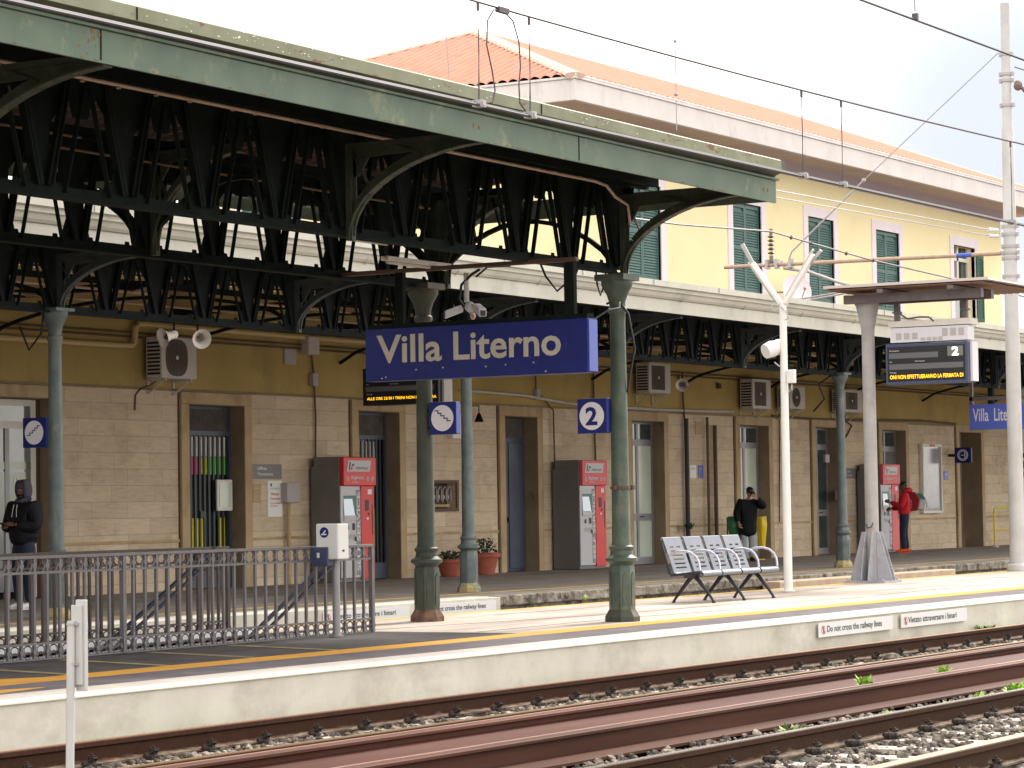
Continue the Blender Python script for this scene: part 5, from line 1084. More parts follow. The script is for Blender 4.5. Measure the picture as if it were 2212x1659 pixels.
# ================================================================== THINGS ALONG THE STATION WALL
def machine(x0,x1,y,red,label,hd='tm_red'):
    t=thing('ticket_machine',label,'ticket machine',((x0+x1)/2,y+.3,0),'red and grey ticket machines'); W_=x1-x0; X=lambda u:x0+W_*u
    mb=MB(); mb.box(x0,x1,y+.02,y+.64,0,2.08); mb.build('body','tm_side',t,bevel=.008)
    mb=MB(); mb.box(x0,x1-.02,y+.02,y+.58,2.082,2.26); mb.build('hood','tm_side',t,bevel=.01)
    mb=MB(); mb.box(x0,X(.58),y-.01,y+.018,.08,1.73); mb.build('front_panel','tm_grey',t,bevel=.006)
    mb=MB(); mb.box(X(.60),x1,y-.02,y+.018,.05,1.73); mb.build('red_panel',red,t,bevel=.006)
    mb=MB(); mb.box(X(.02),x1,y-.07,y+.015,1.735,2.25); h=mb.build('header',hd,t,bevel=.012)
    mb=MB(); mb.panel((X(.10),y-.071,1.99),W_*.70,.20,'-Y',.006,.05); sub('plate',mb,'tm_plate',h)
    mb=MB(); mb.panel((X(.16),y-.078,2.02),.035,.14,'-Y',.002,.03); mb.panel((X(.25),y-.078,2.09),.07,.035,'-Y',.002,.01); mb.text('TRENITALIA',(X(.36),y-.078,2.03),W_*.38,.045,'-Y',.01,.001); sub('lettering',mb,'black_text',h)
    mb=MB(); mb.panel((X(.225),y-.078,2.02),.04,.06,'-Y',.002,.012); sub('emblem',mb,'red_text',h)
    mb=MB()
    for u in (.14,.74,.88): mb.ring((X(u),y-.071,1.86),.030,.042,'-Y',.003,18); mb.box(X(u)-.006,X(u)+.006,y-.075,y-.072,1.84,1.88)
    mb.text('Biglietti',(X(.24),y-.071,1.855),W_*.38,.06,'-Y',.015); mb.text('Tickets',(X(.26),y-.071,1.785),W_*.2,.035,'-Y',.0); sub('header_text',mb,'white',h)
    mb=MB(); mb.box(X(.08),X(.46),y-.013,y-.011,1.20,1.56); s=mb.build('screen_surround','tm_teal',t)
    mb=MB(); mb.prism([(X(.08),y-.03,1.20),(X(.40),y-.03,1.20),(X(.34),y-.016,1.50),(X(.08),y-.016,1.50)],(0,.002,0)); sub('screen',mb,'screen',s)
    mb=MB(); mb.box(X(.08),X(.44),y-.03,y-.012,1.10,1.19); mb.build('shelf','tm_plate',t,bevel=.004)
    mb=MB()
    for u,z,a,b in ((.16,.95,.06,.08),(.34,.94,.07,.12),(.40,.74,.05,.08),(.72,1.28,.12,.2),(.80,1.20,.06,.05)): mb.box(X(u),X(u)+a,y-.026,y-.021,z,z+b)
    mb.box(X(.93),X(.95),y-.0265,y-.021,.85,1.4); mb.build('slot','bars',t)
    mb=MB(); mb.box(X(.16),X(.48),y-.014,y-.0115,.78,.86); mb.build('tray','grey_box',t)
    mb=MB(); mb.box(X(.455),X(.595),y-.012,y-.0105,.12,1.66); mb.build('text_strip','text_strip',t)
    mb=MB(); mb.text('SELF SERVICE',(X(.57),y-.0125,.2),1.42,.10,'-Y',.03,.003,rot=1); 
    mb.build('lettering','tm_text',t)
    mb=MB(); mb.box(X(.80),X(.92),y-.026,y-.022,1.58,1.67); mb.box(X(.76),X(.82),y-.026,y-.022,1.12,1.16); mb.build('sticker','pos_white',t)
    return t
machine(40.84,41.90,28.0,'tm_red','red and grey ticket machine behind the validator, nearest of the three')
machine(49.55,50.63,28.0,'tm_red','red and grey ticket machine between the two green columns, left of the right column','tm_red_faded')
machine(65.12,66.25,28.0,'tm_red_faded','faded ticket machine partly hidden behind the grey pillar, with the man in red','tm_red_faded')
# payphone
t=thing('payphone','red and teal hooded payphone on the wall right of the man in red','payphone',(68.7,28.5,1.0))
mb=MB(); mb.prism([(68.35,28.7,1.02),(68.35,28.35,1.05),(68.35,28.28,1.35),(68.35,28.42,1.54),(68.35,28.7,1.56)],(.06,0,0)); mb.build('hood','phone_red',t,bevel=.01)
mb=MB(); mb.prism([(68.42,28.7,1.05),(68.42,28.40,1.06),(68.42,28.34,1.35),(68.42,28.46,1.5),(68.42,28.7,1.52)],(.55,0,0)); mb.build('shell','phone_teal',t,bevel=.02)
mb=MB(); mb.obox((68.72,28.36,1.20),(.20,0,0),(0,-.03,.12),(0,.01,.003)); mb.tube([(68.9,28.34,1.3),(68.98,28.33,1.25),(69.0,28.34,1.12)],.014,6); mb.build('handset','grey_box',t)

def ac(x0,x1,z0,z1,label,sq=True,y=28.28,dep=.34):
    t=thing('air_conditioner',label,'air conditioner',((x0+x1)/2,y,z0),'air conditioner units on the ochre wall')
    mb=MB(); mb.box(x0,x1,y,y+dep,z0,z1); mb.build('casing','ac',t,bevel=.02)
    w=x1-x0;h=z1-z0; cx=x0+w*.42; cz_=(z0+z1)/2; r=min(w,h)*.42
    mb=MB()
    if sq=='oval': mb.prism([(cx+.30*math.copysign(abs(math.cos(a))**.75,math.cos(a)),y-.004,cz_+.31*math.copysign(abs(math.sin(a))**.75,math.sin(a))) for a in [2*PI*k/24 for k in range(24)]],(0,.003,0))
    elif sq: mb.box(x0+w*.10,x0+w*.72,y-.004,y-.001,z0+.07,z1-.07)
    else: mb.disc((cx,y-.001,cz_),r,'-Y',.003,28)
    g=mb.build('grille','ac_fan',t)
    mb=MB()
    for rr in (.3,.55,.8): mb.ring((cx,y-.005,cz_),r*rr,r*rr+.006,'-Y',.004,20)
    for k in range(6): a=PI*k/6; mb.bar((cx-r*math.cos(a)*.95,y-.007,cz_-r*math.sin(a)*.95),(cx+r*math.cos(a)*.95,y-.007,cz_+r*math.sin(a)*.95),.003,.006)
    sub('grille_wire',mb,'brown_frame',g)
    mb=MB(); mb.disc((cx,y-.010,cz_),.035,'-Y',.006,14); sub('hub',mb,'white',g)
    mb=MB()
    for k in range(9): mb.box(x0-.008,x0-.001,y+.04,y+dep-.04,z0+.06+k*(h-.12)/9,z0+.06+(k+.55)*(h-.12)/9)
    mb.build('side_louvre','bars',t)
    mb=MB()
    for xx in (x0+.12,x1-.15): mb.box(xx,xx+.04,y+.02,YW,z0-.04,z0-.002); mb.bar((xx+.02,YW-.02,z0-.25),(xx+.02,y+.1,z0-.04),.03,.02,side=(1,0,0)); mb.box(xx,xx+.04,YW-.03,YW,z0-.26,z0-.04)
    mb.build('wall_bracket','ac',t); return t
t=ac(36.10,37.05,3.53,4.22,'large air conditioner with an oval dark fan above the first barred door, below the loudspeakers','oval')
mb=MB(); mb.box(36.93,37.01,28.277,28.2795,4.12,4.16); mb.build('badge','red_text',t)
mb=MB(); mb.tube([(36.3,28.5,3.53),(36.2,28.6,3.42),(36.0,28.66,3.35),(35.9,28.68,3.25),(35.88,28.68,3.0)],.014,6); mb.build('drain_hose','cable_brown',t,smooth=True)
ac(53.23,54.24,3.76,4.43,'air conditioner with a square grille just right of the right green column'); ac(58.38,59.37,3.53,4.23,'air conditioner with a square grille left of the white lamp pole')
ac(60.40,61.30,3.57,4.13,'air conditioner with a round fan directly behind the white lamp pole',False); ac(63.6,64.75,3.56,4.13,'air conditioner half hidden between the blue green column and the grey pillar')
# loudspeakers hanging from the station canopy
def horn(x,y,z,d,label):
    t=thing('loudspeaker',label,'loudspeaker',(x,y,z),'horn loudspeakers under the station canopy'); d=Vector(d).normalized(); p=Vector((x,y,z))
    mb=MB(); mb.tube([p,p+d*.10,p+d*.16,p+d*.19],[.05,.06,.10,.135],16,cap=False); mb.ball(p,.06,.06,.06,8,6); mb.build('horn','rust_white',t,smooth=True)
    mb=MB(); mb.tube([p+d*.02,p+d*.15],[.02,.035],10); mb.build('driver','ac_fan',t)
    mb=MB(); mb.tube([p,p+Vector((0,0,.22))],.015,6); mb.build('bracket','iron_far',t)
horn(29.50,22.9,3.70,(-.9,.3,-.25),'left dark mouthed horn loudspeaker above the large air conditioner'); horn(30.02,22.9,3.69,(-.55,-.8,-.2),'right pale horn loudspeaker above the large air conditioner')
horn(49.6,25.6,3.75,(-.8,-.4,-.2),'round loudspeaker right behind the right green column')
# junction boxes, pipes and cables fixed to the wall
def wallbox(x0,x1,z0,z1,m,label,dep=.10,y=YW,name='junction_box',cat='box',door=True):
    t=thing(name,label,cat,((x0+x1)/2,y,z0)); mb=MB(); mb.box(x0,x1,y-dep,y-.001,z0,z1); mb.build('casing',m,t,bevel=.008)
    if door: mb=MB(); mb.box(x0+.02,x1-.02,y-dep-.006,y-dep-.001,z0+.02,z1-.02); mb.build('cover',m,t,bevel=.003)
    return t
wallbox(40.13,40.50,3.92,4.24,'grey_box','flat grey panel on the ochre wall above the nearest ticket machine',.02); wallbox(40.62,40.97,4.11,4.43,'ac','cream junction box on the ochre wall touching the horizontal pipes',.2); wallbox(40.90,41.07,3.55,3.78,'grey_box','small grey box on the cable above the nearest ticket machine',.1)
t=wallbox(39.97,40.37,1.45,1.80,'grey_box','grey electrical box on a stand pipe beside the white poster',.16)
mb=MB(); mb.tube([(40.12,28.62,0),(40.12,28.62,1.44)],.035,8); mb.lathe(40.12,28.62,[(.86,.05),(.9,.05)],8); mb.build('stand_pipe','jamb',t,smooth=True)
wallbox(48.9,49.05,3.5,3.72,'grey_box','little grey box on the cable above the middle ticket machine',.1); wallbox(63.2,63.45,2.3,2.5,'grey_box','small box on the wall between the last glazed doors',.06); wallbox(65.9,66.15,3.62,3.85,'brown_frame','small brown box high on the wall right of the grey pillar',.1); wallbox(57.3,57.45,3.98,4.10,'brown_frame','tiny brown box on the ochre wall left of the square air conditioner',.08); wallbox(63.75,64.1,1.35,1.6,'brown_frame','square brown box low on the wall left of the grey pillar',.05)
wallbox(45.59,45.99,2.66,3.15,'pos_white','white wall panel behind the down stairs sign',.12,name='wall_panel',cat='panel')
def pipe(pts,r,m,label,name='wall_pipe',cat='pipe'):
    mb=MB(); mb.tube(pts,r,8); o=mb.build(name,m,None,smooth=True,base=pts[0]); return tag(o,label,cat,'pipes and cables on the station wall')
pipe([(20,28.6,4.02),(35.7,28.6,4.05),(35.78,28.6,4.1),(35.82,28.6,4.36),(35.9,28.6,4.43),(46,28.6,4.41)],.05,'pipe_cream','thick cream pipe stepping up beside the large air conditioner')
for i,z in enumerate((4.27,4.20)): pipe([(5,28.66,z-.0),(100,28.66,z+.03)],.018,'cable_brown',('upper' if i==0 else 'lower')+' of two brown conduits running the whole length of the ochre wall')
pipe([(40.95,28.66,4.1),(41.0,28.66,3.8),(41.02,28.66,3.5),(41.05,28.66,3.0),(41.03,28.66,2.2)],.018,'cable_brown','brown cable dropping behind the nearest ticket machine')
pipe([(48.95,28.66,4.2),(48.97,28.66,3.7),(49.6,28.62,3.3),(49.62,28.62,2.2)],.018,'cable_brown','brown cable dropping behind the middle ticket machine'); pipe([(51.4,28.66,4.2),(51.4,28.66,3.3),(51.45,28.62,0)],.022,'cable_brown','brown pipe right of the middle ticket machine')
pipe([(55.57,28.6,3.25),(55.57,28.6,0)],.055,'bars','thick black drainpipe, leftmost of the three behind the bench'); pipe([(56.62,28.6,3.3),(56.62,28.6,.1)],.035,'cable_brown','middle brown drainpipe of the three behind the bench'); pipe([(57.0,28.6,3.12),(57.0,28.6,.1)],.05,'brown_frame','rightmost brown drainpipe of the three behind the bench')
pipe([(55.3,28.64,4.2),(55.5,28.64,3.9),(55.55,28.64,3.3),(55.57,28.62,3.1)],.025,'cable_brown','bent cable running down to the black drainpipe')
pipe([(46,28.66,3.62),(48.3,28.6,3.58),(50.2,28.6,3.46),(51.4,28.66,3.44),(54,28.66,3.42),(56,28.66,3.43),(58.1,28.66,3.46)],.03,'ac','sagging cream cable duct above the dark double door'); pipe([(60.2,28.66,3.4),(63,28.66,3.37),(66,28.66,3.42),(69.5,28.66,3.46),(72,28.66,3.42)],.03,'cable_brown','sagging brown cable along the top of the cladding at the right')
pipe([(60.6,28.66,3.5),(60.55,28.66,2.0),(60.5,28.66,.85)],.014,'cable','thin black cable on the wall behind the white lamp pole'); pipe([(64.4,28.66,3.4),(64.9,28.66,3.25),(64.6,28.66,3.0),(64.2,28.66,2.8),(64.0,28.66,2.5)],.022,'cable_brown','looping brown cable left of the grey pillar')
pipe([(26.9,22.95,3.9),(26.85,22.95,3.6),(26.9,23.2,3.4),(26.9,23.35,3.7)],.014,'cable','dark cable loop hanging from the head of the leftmost column'); pipe([(51.2,23.0,3.9),(51.15,23.3,3.7),(51.2,23.2,3.4),(51.2,23.45,3.15)],.018,'cable','tangled cable hanging beside the head of the far blue green column')
weed(55.3,28.45,.75,.22,60,'leaf_dark','dark wilted plant against the wall between the right green column and the black drainpipe','plant',grp='plants by the wall')
# bell
t=thing('station_bell','small dark bell hanging on the stone wall left of the dark double door','bell',(46.48,28.5,3.0)); mb=MB(); mb.lathe(46.48,28.52,[(3.0,.09),(3.03,.085),(3.10,.055),(3.16,.03),(3.18,.01)],14); mb.build('bell_body','iron',t,smooth=True)
mb=MB(); mb.tube([(46.48,28.70,3.32),(46.48,28.52,3.32),(46.48,28.52,3.17)],.012,6); mb.build('bracket','iron',t)
# office sign, posters, notices
def plate(x0,x1,z0,z1,m,label,lines,lm='pos_white',name='wall_sign',cat='sign',grp=None,y=YW,th=.02):
    t=thing(name,label,cat,((x0+x1)/2,y,z0),grp); mb=MB(); mb.box(x0,x1,y-th,y-.001,z0,z1); mb.build('sheet',m,t,bevel=.003)
    if lines:
        mb=MB()
        for s,x,z,w,c in lines: mb.text(s,(x,y-th-.001,z),w,c,'-Y',.01,.002)
        mb.build('lettering',lm,t)
    return t
plate(39.12,40.01,1.87,2.13,'sign_grey','grey office sign with white writing right of the first barred door',[('Ufficio',39.28,2.03,.28,.055),('Movimento',39.28,1.93,.46,.055)])
t=plate(39.58,40.01,1.20,1.84,'pos_white','tall white poster with red writing under the grey office sign',[('Vietato',39.66,1.58,.25,.05),("l'accesso",39.66,1.50,.28,.05),('ai non addetti',39.66,1.43,.30,.03),('ai lavori',39.66,1.38,.2,.03)],'red_text',name='poster',cat='poster')
mb=MB(); mb.box(39.66,39.70,YW-.024,YW-.021,1.74,1.79); mb.text('Rete Ferroviaria',(39.66,YW-.021,1.69),.26,.025,'-Y'); mb.build('heading','sign_blue',t)
plate(39.14,39.38,1.45,1.78,'jamb','faint yellowish notice left of the white poster',[('Attenzione',39.17,1.70,.16,.02)],'white',name='poster',cat='poster')
plate(55.88,56.18,1.9,2.2,'pos_white','white paper notice between the drainpipes behind the bench',[('Avviso',55.93,2.10,.18,.035)],'black_text',name='poster',cat='poster'); plate(56.30,56.54,1.9,2.2,'sign_blue_light','blue and white notice beside the middle drainpipe',[('Orari',56.34,2.1,.15,.035)],'white',name='poster',cat='poster')
plate(71.12,71.42,1.87,2.12,'sign_blue_light','small blue notice right of the tall glazed notice board',[('Info',71.17,2.0,.18,.05)],'white',name='poster',cat='poster'); plate(64.50,65.28,1.9,2.16,'sign_grey','small grey sign left of the grey pillar',[('Sala',64.6,2.06,.2,.05),('Attesa',64.6,1.96,.3,.05)])
plate(56.2,56.5,2.9,3.2,'jamb','pale stone coloured box cover high between the drainpipes',[],name='wall_panel',cat='panel')
t=thing('notice_board','tall glazed notice board in a white frame on the stone wall right of the payphone','notice board',(70.05,28.6,.95))
mb=MB(); 
for a,b,c,e in ((69.38,69.45,.96,2.84),(70.67,70.74,.96,2.84)): mb.box(a,b,28.58,28.69,c,e)
mb.box(69.45,70.67,28.58,28.69,2.76,2.84); mb.box(69.45,70.67,28.58,28.69,.96,1.03); mb.build('frame','frame_white',t,bevel=.006)
mb=MB(); mb.box(69.45,70.67,28.62,28.64,1.03,2.76); mb.build('glass','notice_glass',t)
mb=MB(); mb.box(69.9,70.2,28.56,28.579,2.78,2.82); mb.build('lock','red_text',t)
t=thing('waiting_room_sign','square dark blue sign with a round white pictogram sticking out by the last doorway','sign',(71.5,28.3,2.33))
mb=MB(); mb.box(71.45,71.55,28.02,28.50,2.33,2.75); mb.build('sign_box','sign_blue',t,bevel=.006)
mb=MB(); mb.ring((71.449,28.26,2.54),.13,.155,'-X',.004); mb.ring((71.449,28.26,2.54),.10,.115,'-X',.004); mb.bar((71.445,28.31,2.54),(71.445,28.20,2.54),.004,.02,side=(1,0,0)); mb.bar((71.445,28.20,2.47),(71.445,28.20,2.61),.004,.02,side=(1,0,0)); mb.build('symbol','disc',t)
mb=MB(); mb.box(71.48,71.52,28.50,28.7,2.5,2.58); mb.build('mounting','bars',t)
# yellow railing at the far right
t=thing('yellow_railing','yellow tubular railing on the station platform at the right edge','railing',(72.5,27.5,0))
mb=MB(); mb.tube([(71.75,27.5,0),(71.75,27.5,.98),(71.79,27.5,1.05),(71.9,27.5,1.08),(76,27.5,1.08)],.028,8); mb.tube([(71.75,27.5,.5),(76,27.5,.5)],.022,8); mb.tube([(74,27.5,0),(74,27.5,1.07)],.024,8); mb.build('tube','rail_yellow',t,smooth=True)
mb=MB(); mb.lathe(71.75,27.5,[(0,.12),(.05,.10),(.07,.04)],12); mb.build('foot','edge_slab',t)
# satellite dish
t=thing('satellite_dish','round pinkish satellite dish on the upper wall behind the white lamp pole','dish',(60.5,28.1,6.4))
mb=MB(); n_=Vector((-.55,-.8,.25)).normalized(); u_=n_.cross(Vector((0,0,1))).normalized(); v_=u_.cross(n_); c_=Vector((60.45,28.05,6.42)); rings=[]
for i in range(6):
    r=.40*i/5; rings.append([c_+u_*r*math.cos(2*PI*k/24)+v_*r*math.sin(2*PI*k/24)-n_*(.10*(1-(i/5)**2)) for k in range(24)])
mb.add([p for r in rings for p in r],[(i*24+k,i*24+(k+1)%24,(i+1)*24+(k+1)%24,(i+1)*24+k) for i in range(5) for k in range(24)]); mb.build('dish','surround',t,smooth=True)
mb=MB(); mb.tube([c_-v_*.38,c_+n_*.35-v_*.1],.012,6); mb.ball(c_+n_*.36-v_*.08,.04,.04,.04,6,5); mb.tube([c_-n_*.1,(60.55,28.69,6.4)],.025,6); mb.build('arm','galv',t)
# flower pots
def pot(x,y,r,h,ph,label):
    t=thing('flower_pot',label,'flower pot',(x,y,0),'terracotta pots by the wall')
    mb=MB(); mb.lathe(x,y,[(0,r*.62),(h*.80,r*.92),(h*.80,r*1.06),(h,r*1.08),(h,r*.96),(h*.85,r*.9)],22); mb.build('pot','pot',t,smooth=True)
    mb=MB(); mb.lathe(x,y,[(h*.84,r*.88),(h*.88,r*.5)],14); mb.build('soil','ground',t)
    mb=MB()
    for i in range(170):
        a=random.uniform(0,2*PI); rr=r*.8*math.sqrt(random.random()); c=Vector((x+rr*math.cos(a),y+rr*math.sin(a),h+random.uniform(0,ph)*(1-.5*(rr/r)**2)))
        d=Vector((random.gauss(0,1),random.gauss(0,1),random.gauss(0,.6))).normalized(); e=d.cross(Vector((random.random(),random.random(),1))).normalized(); l=random.uniform(.03,.06)
        mb.add([c-d*l,c+e*l*.4,c+d*l,c-e*l*.4],[(0,1,2,3)])
    for i in range(9): a=random.uniform(0,2*PI); mb.tube([(x,y,h*.85),(x+.3*r*math.cos(a),y+.3*r*math.sin(a),h+ph*.5),(x+.6*r*math.cos(a),y+.6*r*math.sin(a),h+ph*.9)],.006,4)
    mb.build('leaves','leaf_dark',t)
pot(44.72,28.12,.30,.33,.16,'wide low terracotta pot left of the thin blue green column'); pot(45.95,28.12,.30,.42,.30,'taller terracotta pot with a bushier plant right of the thin blue green column')
# litter stands with bags
def binbag(x,y,m,label,ztop=.95,zb=.2):
    t=thing('litter_bag',label,'litter bin',(x,y,0),'bin bags on stands behind the bench')
    mb=MB(); kq=.62 if 'yellow' in m else .85; prof=[(z_,r_*kq) for z_,r_ in ((ztop,.17),(ztop-.02,.20),(ztop-.1,.19),(ztop-.22,.20),(ztop-.45,.17),(zb,.12),(zb-.02,.02))]
    n=14; vs=[]
    for z,r in prof:
        for k in range(n): q=r*random.uniform(.82,1.12); vs.append((x+q*math.cos(2*PI*k/n),y+q*math.sin(2*PI*k/n),z+random.uniform(-.015,.015)))
    mb.add(vs,[(i*n+k,i*n+(k+1)%n,(i+1)*n+(k+1)%n,(i+1)*n+k) for i in range(len(prof)-1) for k in range(n)]); mb.build('bag',m,t)
    mb=MB(); mb.ring((x,y,ztop-.01),.16*kq,.19*kq,'+Z',.03,18); mb.tube([(x,y+.2,0),(x,y+.2,ztop)],.02,6); mb.lathe(x,y+.1,[(0,.16),(.02,.16)],14); mb.build('stand','rail_yellow' if 'yellow' in m else 'phone_teal',t)
binbag(56.35,27.8,'bag_green','green bin bag on a stand left of the man in black',1.0,.25); binbag(57.72,27.8,'bag_yellow','yellow bin bag on a stand right of the man in black',.98,.30)

# ================================================================== PEOPLE
def skinned(J,E,root,lv=2):
    """one smooth surface grown round a skeleton; J name -> (point, rx, ry)"""
    names=list(J); me=bpy.data.meshes.new('s'); me.from_pydata([J[n][0] for n in names],[(names.index(a),names.index(b)) for a,b in E],[]); o=bpy.data.objects.new('s',me); COL.objects.link(o)
    sk=o.modifiers.new('skin','SKIN'); sk.use_smooth_shade=True
    for i,n in enumerate(names): v=me.skin_vertices[0].data[i]; v.radius=(J[n][1],J[n][2]); v.use_root=(n==root)
    ss=o.modifiers.new('sub','SUBSURF'); ss.levels=lv; ss.render_levels=lv
    bpy.context.view_layer.update(); m2=bpy.data.meshes.new_from_object(o.evaluated_get(bpy.context.evaluated_depsgraph_get()))
    v=[tuple(x.co) for x in m2.vertices]; f=[tuple(p.vertices) for p in m2.polygons]; bpy.data.objects.remove(o); bpy.data.meshes.remove(m2); return v,f
def person(x,y,yaw,P,label,height=1.75):
    """P: pose and clothes. Local axes: x right, y forward, z up, metres"""
    t=thing('person',label,'person',(x,y,0)); k=height/1.75; Rz=Matrix.Rotation(yaw,3,'Z')
    def Wd(p): q=Rz@(Vector(p)*k); return (q.x+x,q.y+y,q.z)
    ln=P.get('lean',0.)
    def lean(p): return (p[0],p[1]+ln*max(0,p[2]-.95),p[2])
    J={'pel':((0,0,.96),.135,.11),'wa':((0,.0,1.10),.125,.10),'ch':((0,.0,1.30),.15,.11),'nk':((0,-.01,1.47),.062,.062),'hd':((0,.01,1.56),.06,.06)}
    for s,n in ((-1,'l'),(1,'r')):
        A=P['arm_'+n]; J['sh'+n]=((s*.19,-.01,1.40),.066,.066); J['el'+n]=(A[0],.046,.046); J['wr'+n]=(A[1],.03,.024)
        J['hp'+n]=((s*.085,0,.90),.092,.095); L=P.get('leg_'+n,((s*.10,.03,.50),(s*.10,-.01,.09))); J['kn'+n]=(L[0],.058,.06); J['an'+n]=(L[1],.04,.045)
    E=[('pel','wa'),('wa','ch'),('ch','nk'),('nk','hd')]+[e for n in 'lr' for e in (('ch','sh'+n),('sh'+n,'el'+n),('el'+n,'wr'+n),('pel','hp'+n),('hp'+n,'kn'+n),('kn'+n,'an'+n))]
    for n in J: J[n]=(Wd(lean(J[n][0])),J[n][1]*k,J[n][2]*k)
    v,f=skinned(J,E,'pel'); body=MB(); body.add(v,f)
    # head with face
    yawh,pit=P.get('head',(0,0)); HR=Rz@Matrix.Rotation(yawh,3,'Z')@Matrix.Rotation(pit,3,'X'); hc=Vector(Wd(lean((0,.02,1.635))))
    vs=[];n=18;m=14
    for i in range(m+1):
        th=PI*i/m; cz_=math.cos(th); w=.076*(1-.22*max(0,-cz_)**1.3); dd=.094
        for q in range(n):
            a=2*PI*q/n; px=w*math.sin(th)*math.cos(a); py=dd*math.sin(th)*math.sin(a); pz=.118*cz_
            if py>0: 
                py*=.93; py+=.026*math.exp(-((px/.016)**2+((pz+.018)/.024)**2)); py-=.012*math.exp(-(((abs(px)-.03)/.016)**2+((pz-.012)/.014)**2)); py+=.008*math.exp(-((px/.028)**2+((pz+.062)/.012)**2))+.012*math.exp(-((px/.03)**2+((pz+.10)/.02)**2))
            vs.append(hc+HR@(Vector((px,py,pz))*k))
    body.add(vs,[(i*n+q,(i+1)*n+q,(i+1)*n+(q+1)%n,i*n+(q+1)%n) for i in range(m) for q in range(n)])
    for s in (-1,1): body.ball(hc+HR@Vector((s*.077,-.005,-.005)),.012,.022,.032,8,6,HR)
    # hands: palm, four unequal curled fingers and a thumb
    for s,nm in ((-1,'l'),(1,'r')):
        A=P['arm_'+nm]; el=Vector(Wd(lean(A[0]))); wr=Vector(Wd(lean(A[1]))); d=(wr-el).normalized(); pal=Rz@Vector(P.get('palm_'+nm,(-s*.9,0,-.2))); pal=(pal-d*pal.dot(d)).normalized(); sd_=d.cross(pal).normalized()
        thumb=sd_ if (Rz@Vector((0,.2,1))).dot(sd_)>0 else -sd_
        body.obox(wr+d*.05,d*.045,thumb*.040,pal*.013); cu=P.get('curl',.7)
        for i,L in enumerate((.070,.080,.074,.058)):
            b=wr+d*.088+thumb*(.030-.020*i); p1=b+(d*math.cos(cu*.5)+pal*math.sin(cu*.5))*L*.45; p2=p1+(d*math.cos(cu*1.3)+pal*math.sin(cu*1.3))*L*.33; p3=p2+(d*math.cos(cu*2)+pal*math.sin(cu*2))*L*.25
            body.tube([b-d*.02,b,p1,p2,p3],[.0095,.0095,.009,.008,.006],7)
        b=wr+d*.035+thumb*.036; p1=b+(d*.6+thumb*.7+pal*.35).normalized()*.035; body.tube([b,p1,p1+(d*.85+pal*.5).normalized()*.03],[.012,.0105,.007],7)
    body.build('body',P['skin'],t,smooth=True)
    # eyes, brows and mouth
    eb=MB()
    for s in (-1,1): eb.ball(hc+HR@Vector((s*.030,.079,.012)),.011,.006,.006,8,5,HR)
    eb.build('eyes','eye',t); fb=MB()
    for s in (-1,1): fb.ball(hc+HR@Vector((s*.030,.0845,.012)),.005,.003,.005,6,4,HR); fb.ball(hc+HR@Vector((s*.031,.084,.030)),.018,.006,.004,8,4,HR)
    fb.build('eyebrows','black',t)
    # jacket
    r=P.get('jr',1.22); low=P.get('hem',.84)
    JJ={'lo':((0,0,low),.165*r*.95,.125*r),'wa':((0,0,1.08),.145*r,.115*r),'ch':((0,0,1.29),.158*r,.115*r),'co':((0,-.005,1.44),.085,.08)}; EE=[('lo','wa'),('wa','ch'),('ch','co')]
    for s,n in ((-1,'l'),(1,'r')):
        A=P['arm_'+n]; a0=Vector(A[0]);a1=Vector(A[1]); JJ['s'+n]=((s*.195,-.01,1.385),.088*r,.085*r); JJ['m'+n]=(tuple(Vector((s*.195,-.01,1.385)).lerp(a0,.5)),.074*r,.07*r); JJ['e'+n]=(A[0],.063*r,.063*r); JJ['w'+n]=(tuple(a0.lerp(a1,.93)),.045*r,.042*r); EE+=[('ch','s'+n),('s'+n,'m'+n),('m'+n,'e'+n),('e'+n,'w'+n)]
    for n in JJ: JJ[n]=(Wd(lean(JJ[n][0])),JJ[n][1]*k,JJ[n][2]*k)
    v,f=skinned(JJ,EE,'ch'); q=MB(); q.add(v,f); jk=q.build('jacket',P['top'],t,smooth=True)
    # trousers
    JJ={'w':((0,0,1.06),.128,.105),'p':((0,0,.90),.145,.12)}; EE=[('w','p')]; rr=P.get('tr',1.18)
    for s,n in ((-1,'l'),(1,'r')):
        L=P.get('leg_'+n,((s*.10,.03,.50),(s*.10,-.01,.09))); JJ['h'+n]=((s*.09,0,.82),.098*rr,.10*rr); JJ['k'+n]=(L[0],.068*rr,.07*rr); JJ['c'+n]=(tuple(Vector(L[0]).lerp(Vector(L[1]),.5)),.062*rr,.064*rr); JJ['a'+n]=((L[1][0],L[1][1],L[1][2]+.0),.056*rr,.06*rr); EE+=[('p','h'+n),('h'+n,'k'+n),('k'+n,'c'+n),('c'+n,'a'+n)]
    for n in JJ: JJ[n]=(Wd(JJ[n][0]),JJ[n][1]*k,JJ[n][2]*k)
    v,f=skinned(JJ,EE,'p'); q=MB(); q.add(v,f); q.build('trousers',P['leg'],t,smooth=True)
    for s,n in ((-1,'l'),(1,'r')):
        L=P.get('leg_'+n,((s*.10,.03,.50),(s*.10,-.01,.09))); ax,ay=L[1][0],L[1][1]; q=MB()
        q.tube([Wd((ax,ay-.075,.05)),Wd((ax,ay-.03,.06)),Wd((ax,ay+.06,.055)),Wd((ax,ay+.14,.042)),Wd((ax,ay+.195,.032))],[.034,.048,.047,.042,.022],12,flat=.9); sh=q.build('shoe',P['shoe'],t,smooth=True)
        q=MB(); q.obox(Wd((ax,ay+.06,.009)),Rz@Vector((.042,0,0)),Rz@Vector((0,.13,0)),(0,0,.009)); sub('sole',q,P.get('sole','white'),sh,bevel=.006)
    return t,Wd,lean,hc,HR,jk
